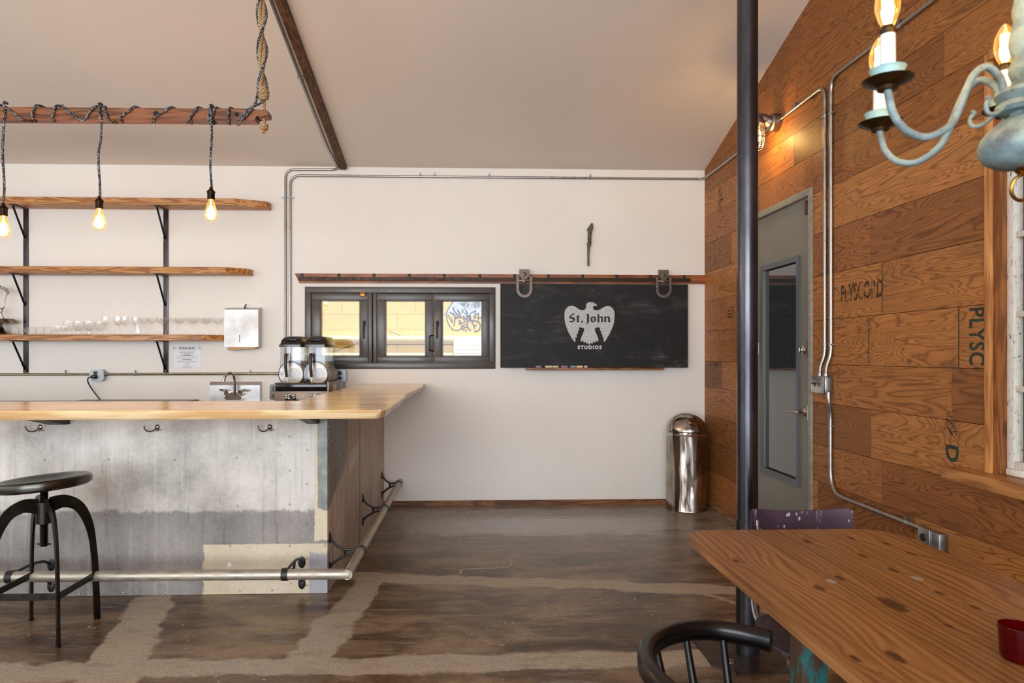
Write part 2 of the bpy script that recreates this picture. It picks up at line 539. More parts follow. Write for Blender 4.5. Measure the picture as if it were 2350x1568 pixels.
for (a, b, c, d), rv in planks:
    n0 = len(bm.faces)
    box(bm, XR, XR+.018, a+g, b-g, c+g, d-g)
bmesh.ops.bisect_plane(bm, geom=bm.verts[:]+bm.edges[:]+bm.faces[:], plane_co=(0, YB, cz(YB)+.02), plane_no=(0, .287, 1), clear_outer=True)
bm.to_mesh(me); bm.free()
att = me.attributes.new('plank', 'FLOAT_VECTOR', 'FACE')
tree = [(q, rv) for q, rv in planks]
for p in me.polygons:
    c = p.center; best = (.5, .5, .5)
    for q, rv in tree:
        if q[0]-.001 <= c.y <= q[1]+.001 and q[2]-.001 <= c.z <= q[3]+.3 and (c.z <= q[3]+.001):
            best = rv; break
    att.data[p.index].vector = best
me.materials.append(PLY)
wr = bpy.data.objects.new('wall_right', me); COL.objects.link(wr); wr['kind'] = 'structure'
bm = BM()
for q in holes((-4.1, 6.42, 0, 4.55), [DOOR, WIN2]): box(bm, XR+.018, XR+.17, *q)
bmesh.ops.bisect_plane(bm, geom=bm.verts[:]+bm.edges[:]+bm.faces[:], plane_co=(0, YB, cz(YB)+.02), plane_no=(0, .287, 1), clear_outer=True)
obj('backing', bm, DARKVOID, wr, 0)

def m_stamp(name, col, lo, hi):
    a = M(name, col, .7)
    t = a.t
    out = [n for n in t.nodes if n.type == 'OUTPUT_MATERIAL'][0]
    f = a.step(a.noise(a.co((1, 1, 1)), 26, 4, .7), lo, hi)
    mx = a.nd('ShaderNodeMixShader', {0: f, 1: a.nd('ShaderNodeBsdfTransparent'), 2: a.b.outputs[0]})
    t.links.new(mx, out.inputs[0])
    return a.m
STAMP = m_stamp('faded_stamp_ink', S(50, 48, 34), .36, .72)
STAMPG = m_stamp('green_stamp_ink', S(36, 52, 40), .30, .52)
xs = XR-.0008
bm = BM(); txt(bm, 'PLYSCORD', .135, (0, -.62, 0), (0, 0, 1), (xs, 3.715, 1.728), .0003, .003, 1.0); obj('stamp', bm, STAMP, wr, 0)
bm = BM(); txt(bm, 'PLYSCORD', .125, (0, 0, -.68), (0, -1, 0), (xs, 2.85, 1.585), .0003, .003, 1.1, 'LEFT'); 
bmesh.ops.bisect_plane(bm, geom=bm.verts[:]+bm.edges[:]+bm.faces[:], plane_co=(0, 0, 1.322), plane_no=(0, 0, -1), clear_outer=True)
obj('stamp', bm, STAMPG, wr, 0)
bm = BM(); txt(bm, 'D', .11, (0, 0, -1), (0, -1, 0), (xs, 3.0, .935), .0003, .003); obj('stamp', bm, STAMPG, wr, 0)
bm = BM()
txt(bm, 'DFPA', .042, (0, -.6, -.8), (0, -.8, .6), (xs, 2.995, 1.06), .0003, .0006)
for k in range(2): bar(bm, [(xs, 3.030-.018*k, 1.058-.014*k), (xs, 3.000-.018*k, 1.018-.014*k)], .006, .0006, (1, 0, 0))
tube(bm, [(xs, 2.998+.044*math.cos(t), 1.045+.055*math.sin(t)) for t in [k*math.pi/14 for k in range(28)]], .0013, 4, True)
obj('stamp', bm, STAMP, wr, 0)
bm = BM(); txt(bm, 'PLYSCORD', .10, (0, 0, -1), (0, -1, 0), (xs, 5.86, 2.60), .0003, .001, 1., 'RIGHT'); 
bmesh.ops.bisect_plane(bm, geom=bm.verts[:]+bm.edges[:]+bm.faces[:], plane_co=(0, 0, 2.84), plane_no=(0, 0, 1), clear_outer=True)
obj('stamp', bm, STAMP, wr, 0)
bm = BM(); [box(bm, xs, xs+.0006, 5.56, 5.68, 1.69+.026*k, 1.70+.026*k) for k in range(4)]; [box(bm, xs, xs+.0006, 5.56+.11*k, 5.57+.11*k, 1.69, 1.79) for k in range(2)]; obj('stamp', bm, STAMP, wr, 0)
for yy, za, zb in ((2.955, 1.325, 1.59), (3.52, 1.60, 1.86), (3.64, 1.33, 1.58), (2.79, .83, 1.07)):
    bm = BM(); box(bm, xs, xs+.0006, yy-.003, yy+.003, za, zb); obj('edge_stripe', bm, STAMPG, wr, 0)

bm = BM(); box(bm, -.80, -.345, 6.237, YB, 0, .047); box(bm, -.343, XR, 6.236, YB, 0, .047)
struct('baseboard_back', bm, BASEW)
bm = BM(); box(bm, XR-.014, XR, 5.206, 6.236, 0, .058, .002); box(bm, XR-.014, XR, -3.95, 4.247, 0, .058, .002)
struct('baseboard_right', bm, BASEWY)

# ------------------------------------------------------------------ back window: three sashes in one dark frame
WFR = plain('dark_window_frame', S(80, 75, 70), .34, 0, .5, .12, 3)
PANE = glassy('window_glass', (.97, .97, .96, 1), (.8, .82, .84, 1), .045, .01)
w1 = sempty('window_1', (-.636, YB, 1.25))
bm = BM(); f = .056
x0, x1, z0, z1 = W1
ya, yb = 6.238, 6.40
box(bm, x0, x1, ya, yb, z0, z0+f, .004); box(bm, x0, x1, ya, yb, z1-f, z1, .004); box(bm, x0, x0+f, ya, yb, z0+f, z1-f, .004); box(bm, x1-f, x1, ya, yb, z0+f, z1-f, .004)
obj('outer_frame', bm, WFR, w1)
bm = BM(); box(bm, -.93, -.895, 6.246, yb, z0+f, z1-f, .003); box(bm, -.888, -.853, 6.250, yb, z0+f, z1-f, .003); obj('mullion', bm, WFR, w1)
for (a, b, pa, pb) in ((-1.443, -.932, -1.363, -1.005), (-.851, -.335, -.776, -.409), (-.331, .171, -.258, .108)):
    c, d, e, h = z0+f+.002, z1-f-.002, 1.364, 1.874
    bm = BM(); q0, q1 = 6.252, 6.315
    box(bm, a, b, q0, q1, c, e, .004); box(bm, a, b, q0, q1, h, d, .004); box(bm, a, pa, q0, q1, e, h, .004); box(bm, pb, b, q0, q1, e, h, .004)
    s = obj('sash', bm, WFR, w1)
    bm = BM()
    for k in ((pa, pb, e, e+.008), (pa, pb, h-.008, h), (pa, pa+.008, e, h), (pb-.008, pb, e, h)): box(bm, k[0], k[1], 6.262, 6.30, k[2], k[3])
    obj('gasket', bm, BLACKP, s, 0)
    bm = BM(); box(bm, pa, pb, 6.286, 6.290, e, h); obj('glass_pane', bm, PANE, s, 0)
for hx in (-.966, -.302):
    bm = BM(); obox(bm, (hx, 6.246, 1.665), (.026, .012, .05), bev=.005)
    tube(bm, spline([(hx, 6.235, 1.672), (hx, 6.222, 1.665), (hx-.004, 6.218, 1.61), (hx-.002, 6.222, 1.525)], 5), [.009]*10+[.008, .008, .007, .007, .007, .006], 8)
    obj('sash_handle', bm, RAWSTEEL, w1)
bm = BM(); tube(bm, fillet([(-.340, 6.25, 1.552), (-.372, 6.205, 1.552), (-.372, 6.205, 1.414), (-.340, 6.25, 1.414)], .02), .007, 8); obj('pull_handle', bm, BLACKP, w1)
bm = BM(); box(bm, -1.005, -.955, 6.236, 6.25, 1.905, 1.945, .004); obj('latch_plate', bm, plain('amber_latch', S(150, 92, 32), .3, .6), w1)
bm = BM(); box(bm, -.336, -.330, 6.244, 6.252, 1.74, 1.86); obj('hinge', bm, BLACKP, w1)

# ------------------------------------------------------------------ outside the window
def m_block():
    a = M('yellow_block', rough=.75, spec=.2)
    br = a.nd('ShaderNodeTexBrick', {'Vector': a.co((1, 1, 1), (0, 0, 0), (R(90), 0, 0)), 'Scale': 1., 'Mortar Size': .005, 'Brick Width': .406, 'Row Height': .166,
                                     'Color1': S(240, 212, 136), 'Color2': S(236, 206, 128), 'Mortar': S(204, 168, 100)}, offset=.5)
    n = a.noise(a.co(), 9, 4)
    a.set('Base Color', a.mix(.25, br, a.ramp(n, (.3, S(218, 182, 106)), (.7, S(246, 220, 150))), 'MIX'))
    a.bump(a.noise(a.co(), 60, 4), .25, .004)
    return a.m
YW = 7.6
bm = BM(); box(bm, -5, 5, YW, YW+.15, -.2, 3.4); we = struct('wall_exterior', bm, m_block())
bm = BM(); box(bm, -5, 5, 6.42, YW, -.2, -.1); struct('floor_alley', bm, FLOOR)
PAINTB = plain('blue_spray_paint', S(16, 44, 116), .6, 0, .1)
PAINTL = m_stamp('pale_blue_spray_paint', S(196, 214, 240), .2, .5)
bm = BM()
gx = lambda u: -.086+(u-630)/10.45/209.
gz = lambda v: 1.739-(v-627)/10.45/209.
prism(bm, [(gx(u), gz(v)) for u, v in ((400, 100), (1130, 60), (1130, 500), (1000, 430), (700, 470), (420, 430), (225, 470), (260, 350), (320, 210))], lambda u, v, q: Vector((u, YW-.002+q, v)), .001)
obj('pale_paint', bm, PAINTL, we, 0)
GR = [([(410, 110), (330, 220), (250, 360), (215, 460)], 9), ([(240, 470), (245, 560), (300, 690), (390, 800), (490, 828), (580, 790), (620, 730)], 10),
      ([(250, 460), (290, 470), (330, 560), (375, 640)], 9), ([(370, 510), (378, 640)], 8), ([(320, 385), (430, 450), (440, 560), (415, 720)], 13),
      ([(395, 255), (430, 360), (520, 470), (450, 530)], 14), ([(505, 325), (560, 430), (570, 520)], 15), ([(450, 540), (560, 500), (640, 530), (680, 620)], 10),
      ([(590, 300), (640, 370), (690, 430)], 6), ([(690, 270), (590, 420)], 6), ([(705, 335), (735, 420), (740, 560)], 15), ([(640, 470), (720, 560), (770, 470), (800, 610)], 13),
      ([(800, 440), (840, 600), (900, 560)], 14), ([(800, 420), (945, 340), (910, 410)], 9), ([(890, 520), (950, 420)], 9), ([(1015, 390), (900, 510), (1105, 510)], 9), ([(1015, 400), (1010, 590)], 10),
      ([(545, 570), (550, 650), (600, 620)], 8), ([(575, 560), (545, 670), (690, 610), (770, 580)], 9), ([(610, 700), (740, 660), (760, 580)], 10), ([(570, 720), (750, 750)], 9), ([(610, 780), (740, 740)], 9),
      ([(610, 790), (740, 850)], 9), ([(740, 650), (760, 760), (830, 840)], 12), ([(850, 610), (920, 590), (1010, 620), (1055, 690), (1040, 790), (980, 838), (900, 850)], 13), ([(850, 620), (890, 700), (915, 790)], 10),
      ([(920, 670), (910, 760)], 8), ([(975, 670), (940, 745)], 8), ([(800, 300), (815, 298)], 7),
      ([(540, 165), (690, 175)], 5), ([(600, 165), (610, 220)], 5), ([(640, 170), (640, 240)], 5), ([(620, 210), (680, 200)], 5), ([(680, 165), (675, 250)], 5), ([(720, 180), (790, 190), (720, 220), (790, 250)], 5), ([(860, 170), (840, 250)], 5),
      ([(970+80*math.cos(t), 185+75*math.sin(t)) for t in [k*.55 for k in range(12)]], 6), ([(970, 130), (930, 270)], 6), ([(970, 130), (1030, 260)], 6), ([(890, 175), (1080, 175)], 5),
      ([(640, 110), (640, 140), (690, 150)], 5), ([(700, 110), (720, 145), (780, 130)], 5)]
bm = BM()
for k, (pl, wd) in enumerate(GR):
    P = spline([(gx(u), YW-.003-.0001*k, gz(v)) for u, v in pl], 5) if len(pl) > 2 else [(gx(u), YW-.003-.0001*k, gz(v)) for u, v in pl]
    bar(bm, P, wd*2.1/10.45/209., .0012, (0, 1, 0))
obj('graffiti', bm, PAINTB, we, 0)
PIPEY = plain('cream_pipe', S(244, 226, 178), .45)
def wpipe(name, z, r, label):
    bm = BM(); tube(bm, [(-4.5, YW-r-.005, z), (4.5, YW-r-.005, z)], r, 16)
    tag(obj(name, bm, PIPEY), label, 'pipe', 'pipes on the yellow block wall')
wpipe('wall_pipe', 1.552, .036, 'upper cream pipe running level along the yellow block wall outside')
wpipe('wall_pipe', 1.374, .026, 'lower cream pipe running along the yellow block wall outside')
bm = BM(); bar(bm, [(-1.0, YW-.004, 1.49), (.20, YW-.004, 1.49)], .008, .006, (0, 1, 0))
tube(bm, spline([(-1.53, YW-.01, 1.41), (-1.38, YW-.012, 1.455), (-1.25, YW-.012, 1.50), (-1.19, YW-.012, 1.517)], 5), .004, 6)
tube(bm, spline([(-.91, YW-.01, 1.645), (-.8, YW-.01, 1.60), (-.68, YW-.012, 1.55)], 4), .003, 6)
obox(bm, (-1.19, YW-.012, 1.515), (.035, .02, .018), bev=.004)
tag(obj('outdoor_cable', bm, BLACKIR), 'thin black cable strung along the yellow wall under the upper pipe', 'cable')
bm = BM()
pp = [(-.185, 1.1), (-.185, 1.52), (-.17, 1.555), (.30, 1.58), (.30, 1.46), (.20, 1.445), (.145, 1.40), (.125, 1.34), (.125, 1.1)]
prism(bm, pp, lambda u, v, q: Vector((u, YW-.09+q, v)), .02)
for k in range(8): box(bm, -.18, .12, YW-.094, YW-.09, 1.17+k*.045, 1.178+k*.045)
tag(obj('slatted_panel', bm, plain('white_enamel', S(246, 246, 244), .4)), 'white ribbed panel with a rounded notch outside right window pane', 'panel')

# ------------------------------------------------------------------ door in the plywood wall
FRAMEP = plain('weathered_door_frame', S(148, 144, 132), .55, .2, .4, .22, 26)
DOORP = plain('grey_door_paint', S(120, 116, 104), .45, 0, .45, .05, 4)
DOORT = plain('grey_lite_frame', S(88, 94, 98), .4, .1)
d1 = sempty('door_1', (XR, 4.7, 0))
bm = BM(); xa, xb = XR-.012, XR+.15
box(bm, xa, xb, 4.25, 4.292, 0, 2.445, .002); box(bm, xa, xb, 5.16, 5.205, 0, 2.445, .002); box(bm, xa, xb, 4.292, 5.16, 2.40, 2.445, .002); box(bm, XR+.06, xb, 4.25, 5.205, 0, .01)
obj('door_frame', bm, FRAMEP, d1)
bm = BM(); xl = XR+.012
for q in holes((4.296, 5.156, .012, 2.396), [(4.459, 4.996, .538, 2.008)]): box(bm, xl, xl+.045, *q)
lf = obj('door_leaf', bm, DOORP, d1, 0)
bm = BM()
for q in holes((4.435, 5.033, .50, 2.038), [(4.470, 4.996, .545, 2.0)]): box(bm, xl-.014, xl, *q)
for yy in (4.45, 5.015):
    for k in range(6): lax(bm, [(.005, 0), (.003, .003), (0, .0035)], (xl-.014, yy, .62+k*.27), '-x', 8)
obj('lite_frame', bm, DOORT, lf, 0)
def m_wire():
    a = M('wired_glass', S(26, 28, 30), .04, 0, .6)
    y, z = a.xyz(a.co())[1:3]
    u = a.ma('FRACT', a.ma('MULTIPLY', a.ma('ADD', y, z), 40.)); v = a.ma('FRACT', a.ma('MULTIPLY', a.ma('SUBTRACT', y, z), 40.))
    m = a.ma('MAXIMUM', a.ma('LESS_THAN', u, .10), a.ma('LESS_THAN', v, .10))
    a.set('Base Color', a.mix(m, S(20, 22, 24), S(74, 76, 78)))
    a.set('Coat Weight', 1.); a.set('Coat Roughness', .02)
    return a.m
bm = BM(); box(bm, xl+.012, xl+.020, 4.459, 4.996, .538, 2.008); obj('wired_glass', bm, m_wire(), lf, 0)
NICK = steel('satin_nickel', S(200, 190, 180), .25, .15, 20)
bm = BM(); lax(bm, [(.032, 0), (.032, .006), (.02, .014), (.011, .018), (.011, .06), (0, .062)], (xl, 4.372, 1.006), '-x')
tube(bm, [(xl-.055, 4.372, 1.006), (xl-.062, 4.40, 1.007), (xl-.06, 4.49, 1.008)], [.010, .010, .007], 10); obj('lever_handle', bm, NICK, lf)
bm = BM(); lax(bm, [(.03, 0), (.028, .012), (.018, .02), (0, .021)], (xl, 4.378, 1.411), '-x'); obox(bm, (xl-.03, 4.378, 1.411), (.022, .012, .034), bev=.004); obj('deadbolt', bm, NICK, lf)
bm = BM(); box(bm, XR-.013, XR+.01, 4.286, 4.298, .96, 1.05); box(bm, XR-.013, XR+.01, 4.286, 4.298, 1.36, 1.46); obj('strike_plate', bm, NICK, d1, 0)
bm = BM(); box(bm, xl-.022, xl, 4.318, 4.345, 2.285, 2.375, .004); box(bm, xl-.018, xl, 4.300, 4.312, 2.30, 2.35, .003); obj('door_contact', bm, plain('brown_plastic', S(70, 44, 30), .4), lf)
bm = BM(); box(bm, xl-.006, xl, 5.085, 5.125, 1.38, 1.47, .004); obj('white_tag', bm, WHITE, lf)
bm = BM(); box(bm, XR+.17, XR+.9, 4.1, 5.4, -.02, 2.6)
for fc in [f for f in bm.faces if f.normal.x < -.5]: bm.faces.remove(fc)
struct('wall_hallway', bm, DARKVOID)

# ------------------------------------------------------------------ old window in the plywood wall
def m_peel():
    a = M('peeling_white_paint', rough=.6)
    n = a.noise(a.co((1, 1.6, .6)), 60, 5, .65)
    a.set('Base Color', a.ramp(n, (.33, S(66, 56, 48)), (.38, S(208, 202, 190)), (.7, S(228, 222, 210))))
    a.bump(n, .5, .004)
    return a.m
PEEL = m_peel()
w2 = sempty('window_2', (XR, 2.0, .885))
bm = BM(); box(bm, XR-.008, XR+.05, 2.762, 2.797, .885, 2.64, .003); box(bm, XR-.022, XR+.05, 1.2, 1.24, .885, 2.64, .003); box(bm, XR-.022, XR+.05, 1.24, 2.762, 2.60, 2.64, .003); obj('jamb', bm, FIRZ, w2)
bm = BM(); box(bm, XR-.085, XR+.12, 1.1, 2.955, .828, .885, .006); obj('sill', bm, FIRY, w2)
bm = BM(); box(bm, XR+.005, XR+.14, 2.74, 2.764, .885, 2.62); box(bm, XR+.005, XR+.14, 1.24, 1.262, .885, 2.62); obj('stop', bm, wood('brown_stop', S(150, 92, 44), S(112, 64, 28), 2, 1.6), w2)
bm = BM(); xa, xb = XR+.045, XR+.085
box(bm, xa, xb, 2.702, 2.74, .888, 2.6, .003); box(bm, xa, xb, 1.262, 1.32, .888, 2.6, .003); box(bm, xa, xb, 1.32, 2.702, .888, .945, .003); box(bm, xa, xb, 1.32, 2.702, 2.53, 2.6, .003)
for zz in (1.24, 1.545, 1.868, 2.19): box(bm, xa+.006, xb-.004, 1.32, 2.702, zz-.012, zz+.012, .003)
for yy in (1.77, 2.22): box(bm, xa+.008, xb-.006, yy-.012, yy+.012, .945, 2.53, .003)
sh = obj('sash', bm, PEEL, w2)
bm = BM(); box(bm, xa+.018, xa+.022, 1.3, 2.69, .93, 2.55); obj('glass_pane', bm, PANE, sh, 0)
bm = BM(); obox(bm, (xa-.006, 2.68, .90), (.02, .10, .03), bev=.008); tube(bm, [(xa, 2.725, 2.32), (xa-.02, 2.725, 2.32)], .009, 8); obj('sash_lift', bm, PEEL, sh)
bm = BM(); box(bm, XR+.14, XR+1.2, .9, 3.0, .6, 3.0)  # added dark box, keeps bright sky out of the window
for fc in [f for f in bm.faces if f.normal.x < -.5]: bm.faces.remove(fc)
struct('wall_dark_box', bm, DARKVOID)

# ------------------------------------------------------------------ the bar
def m_panel(name, dark):
    """old painted sheet metal with a scuffed darker band and cream filler patches"""
    a = M(name, rough=.55, metal=.0, spec=.4)
    P = a.co(); x, y, z = a.xyz(P)
    nz = a.ma('MULTIPLY', a.ma('SUBTRACT', a.noise(P, 11, 6, .68), .5), .10)
    st = a.noise(a.co((26, 26, 1.6)), 1, 5, .6)
    bl = a.noise(P, 2.0, 5, .6)
    fi = a.noise(P, 46, 4, .65)
    if not dark:
        c = a.ramp(bl, (.34, S(158, 150, 142)), (.5, S(200, 192, 182)), (.62, S(224, 217, 207)))
        zz = a.ma('ADD', z, nz)
        bandm = a.ma('MULTIPLY', a.ma('SUBTRACT', 1., a.step(zz, -.53, -.505)), .9)
        c = a.mix(bandm, c, a.ramp(bl, (.3, S(112, 106, 104)), (.65, S(154, 146, 140))))
        c = a.mix(a.ma('MULTIPLY', a.step(st, .5, .72), a.ma('MULTIPLY_ADD', bandm, .25, .25)), c, S(96, 90, 88))
        c = a.mix(a.ma('MULTIPLY', a.step(a.noise(a.co((30, 30, 1.2), (4, 4, 0)), 1, 4), .56, .7), a.ma('MULTIPLY_ADD', bandm, -.22, .35)), c, S(232, 226, 214))
        # cream patch low on the right
        xx = a.ma('ADD', x, nz)
        pm = a.ma('MULTIPLY', a.step(xx, -.715, -.70), a.ma('SUBTRACT', 1., a.step(a.ma('ADD', z, a.ma('MULTIPLY', nz, .15)), -.715, -.708)))
        c = a.mix(pm, c, a.ramp(bl, (.3, S(204, 186, 156)), (.65, S(226, 210, 184))))
        pm2 = a.ma('MULTIPLY', a.step(a.ma('ADD', x, a.ma('MULTIPLY', nz, .4)), -.112, -.100), a.ma('SUBTRACT', 1., a.step(zz, -.77, -.75)))
        c = a.mix(pm2, c, S(176, 174, 178))
        # grey green strip with a cream border up the right edge
        s1 = a.ma('MULTIPLY', a.step(a.ma('ADD', x, a.ma('MULTIPLY', nz, .3)), -.078, -.073), a.step(zz, -.70, -.69))
        c = a.mix(s1, c, S(222, 206, 178))
        s2 = a.ma('MULTIPLY', a.step(a.ma('ADD', x, a.ma('MULTIPLY', nz, .25)), -.060, -.055), a.step(zz, -.515, -.505))
        c = a.mix(s2, c, a.ramp(a.noise(P, 14, 5), (.35, S(128, 134, 128)), (.65, S(166, 170, 162))))
        rust = a.ma('MULTIPLY', a.ma('SUBTRACT', 1., a.step(a.vor(P, 60.), .16, .26)), a.step(a.noise(a.co((1, 1, 1), (0, 0, 3)), 4.5, 2), .55, .66))
        c = a.mix(a.ma('MULTIPLY', rust, a.ma('MULTIPLY', a.step(x, -.5, -.3), a.step(z, -.46, -.40))), c, S(112, 84, 62))
    else:
        c = a.ramp(bl, (.3, S(176, 158, 144)), (.65, S(214, 198, 182)))
        c = a.mix(a.ma('MULTIPLY', a.step(st, .46, .68), .55), c, S(126, 110, 100))
        c = a.mix(a.ma('MULTIPLY', a.step(a.noise(a.co((30, 30, 1.2), (4, 4, 0)), 1, 4), .56, .7), .3), c, S(196, 182, 168))
        # dark diagonal scuff near the front corner
        dg = a.ma('ADD', a.ma('ADD', z, a.ma('MULTIPLY', y, -.36)), nz)
        dm = a.ma('MULTIPLY', a.step(dg, -.56, -.50), a.ma('SUBTRACT', 1., a.step(a.ma('ADD', y, a.ma('MULTIPLY', nz, .3)), .60, .63)))
        c = a.mix(a.ma('MULTIPLY', dm, .75), c, a.ramp(st, (.3, S(92, 88, 88)), (.7, S(130, 124, 120))))
    c = a.mix(.3, c, a.ramp(fi, (.25, (.25, .25, .25, 1)), (.75, (.75, .75, .75, 1))), 'OVERLAY')
    a.set('Base Color', c)
    a.set('Roughness', a.ramp(bl, (.3, .42), (.7, .62)))
    a.bump(a.ma('ADD', a.ma('MULTIPLY', fi, .4), a.ma('MULTIPLY', bl, .6)), .25, .006)
    return a.m
YF = 3.977
bar_ = thing('bar_counter', (-.825, YF, 1.0), 'scuffed grey sheet metal bar counter under the wooden bar top', 'bar counter')
bm = BM(); box(bm, -4.7, -.825, YF, YF+.10, 0, 1.072, .006); obj('front_panel', bm, m_panel('scuffed_panel', False), bar_)
bm = BM(); prism(bm, [(-.826, YF+.012), (-.786, 6.245), (-.90, 6.245), (-.94, YF+.012)], lambda u, v, q: Vector((u, v, q)), 1.072); obj('side_panel', bm, m_panel('scuffed_side_panel', True), bar_)
PATCHC = plain('cream_filler', S(196, 176, 146), .55, 0, .3, .08, 8)
PATCHP = plain('pale_filler', S(206, 198, 190), .5, 0, .3, .05, 8)
sx = lambda y: -.826+(y-YF-.012)/(6.245-YF-.012)*.04
def patch(pts, mat, nm='filler_patch', e=.0012):
    bm = BM(); prism(bm, pts, lambda u, v, q: Vector((sx(u)-.003+q, u, v)), .003+e); return obj(nm, bm, mat, bar_, 0)
patch([(4.60, 1.07), (4.985, 1.07), (4.985, .66), (4.90, .60), (4.80, .575), (4.66, .545), (4.53, .55), (4.56, .70), (4.59, .9)], PATCHC)
patch([(4.975, .775), (4.86, .735), (4.74, .73), (4.66, .70), (4.61, .65), (4.615, .60), (4.66, .575), (4.74, .60), (4.86, .625), (4.95, .655)], PATCHP, e=.0018)
patch([(4.14, .13), (4.20, .24), (4.30, .335), (4.40, .37), (4.46, .32), (4.45, .22), (4.30, .13)], PATCHP)
patch([(5.55, .10), (5.60, .25), (5.78, .33), (5.86, .32), (5.88, .18), (5.8, .06)], PATCHP)
bm = BM()
for k in (5.02,): box(bm, sx(k)-.002, sx(k)+.0012, k-.006, k+.006, 0, 1.07)
obj('panel_seam', bm, plain('seam_shadow_gap', S(58, 52, 48), .6), bar_, 0)
bm = BM()
for px, pz, pr in ((-1.385, .172, .0135), (-1.395, .125, .024)): lax(bm, [(pr, 0), (pr, .0012), (0, .0012)], (px, YF, pz), '-y', 24)
obj('white_disc', bm, WHITE, bar_)
SCREWS = [(-2.422, .78), (-2.065, .781), (-1.695, .776), (-1.343, .787), (-2.07, .48), (-1.705, .477), (-1.043, .516), (-2.079, .229), (-1.71, .23), (-1.046, .908), (-.941, .827), (-1.043, .712), (-.946, .634), (-.949, .402),
          (-1.38, .281), (-1.043, .278), (-.842, .278), (-2.228, .014), (-1.982, .019), (-1.744, .018), (-1.533, .023), (-1.328, .02), (-1.143, .023), (-.944, .204), (-1.036, .062), (-.946, .051), (-2.211, 1.015), (-1.926, 1.011),
          (-1.683, 1.013), (-1.318, 1.012), (-2.422, .974), (-1.338, .511)]
ss = []
for i, (px, pz) in enumerate(SCREWS):
    if i == 0:
        bm = BM(); lax(bm, [(.0068, 0), (.006, .003), (.004, .005), (0, .006)], (0, 0, 0), '-y', 12)
        s = obj('screw', bm, CHROME, bar_, world=False); s0 = s
    else:
        s = s0.copy(); COL.objects.link(s)
    s.location = (px+.825, 0, pz-1.0)
bm = BM(); lax(bm, [(.0075, 0), (.006, .004), (0, .006)], (0, 0, 0), 'x', 10)
s1 = obj('screw', bm, CHROME, bar_, world=False)
for i, (py, pz) in enumerate([(3.998, .961), (4.131, .899), (4.066, .87), (4.295, .752), (4.253, .502), (4.488, .453), (4.092, .385), (4.295, .311), (5.149, .822), (5.318, .753), (5.546, .726), (5.847, .764), (5.318, .55), (5.523, .396)]):
    s = s1 if i == 0 else s1.copy()
    if i: COL.objects.link(s)
    s.location = (sx(py)+.825, py-YF, pz-1.0)
CORB = plain('dark_corbel', S(44, 36, 30), .5)
for k, px in enumerate((-2.325, -.885)):
    bm = BM(); prism(bm, [(YF, .985), (YF, 1.072), (3.55, 1.072), (3.60, 1.060), (YF-.05, .985)], lambda u, v, q: Vector((px-.045+q, u, v)), .09 if k == 0 else .06)
    obj('corbel', bm, CORB, bar_, 0)
bm = BM(); prism(bm, [(-.80, 1.0), (-.80, 1.072), (-.45, 1.072), (-.48, 1.055), (-.77, 1.0)], lambda u, v, q: Vector((u, 4.0+q, v)), .10); obj('corbel', bm, CORB, bar_, 0)

# bar top: front slab and return slab with a live edge
bm = BM()
edge = []
random.seed(5)
N = 26
for k in range(N+1):
    t = k/N; yy = 3.30+(6.245-3.30)*t
    edge.append((-.412+.008*math.sin(t*9+.5)+.005*math.sin(t*23+1)-.006*t, yy))
def slab(bm, pts, z0, z1, under=.0):
    """plan outline; lower outline pulled in by under"""
    n = len(pts); c = Vector((sum(p[0] for p in pts)/n, sum(p[1] for p in pts)/n))
    rings = []
    for zz, ins in ((z1, .006), (z1-.006, 0), (z0+.010, under*.5), (z0, under)):
        rg = []
        for i, p in enumerate(pts):
            a = Vector(pts[i-1]); b = Vector(pts[(i+1) % n]); t = (b-a).normalized(); nn = Vector((t.y, -t.x))
            q = Vector(p)-nn*ins
            rg.append(bm.verts.new((q.x, q.y, zz)))
        rings.append(rg)
    for r0, r1 in zip(rings, rings[1:]):
        for i in range(n): bm.faces.new((r0[i], r0[(i+1) % n], r1[(i+1) % n], r1[i]))
    bm.faces.new(rings[0]); bm.faces.new(list(reversed(rings[-1])))
front = [(-4.7, 3.27), (-3.0, 3.268), (-2.268, 3.272), (-1.6, 3.266), (-1.0, 3.272), (-.46, 3.27), (-.432, 3.283), (-.42, 3.30)]
pts = front+edge[1:]+[(-1.003, 6.245), (-.985, 3.94), (-4.7, 3.94)]
slab(bm, pts, 1.072, 1.116, .02)
bt = obj('wooden_countertop', bm, BARW, None, 30)
tag(bt, 'long L shaped varnished wooden bar top with a live edge', 'countertop')
bm = BM(); box(bm, -2.270, -2.2675, 3.262, 3.2715, 1.078, 1.117); j = obj('board_joint', bm, plain('joint_gap', S(60, 36, 18), .7), bt, 0)

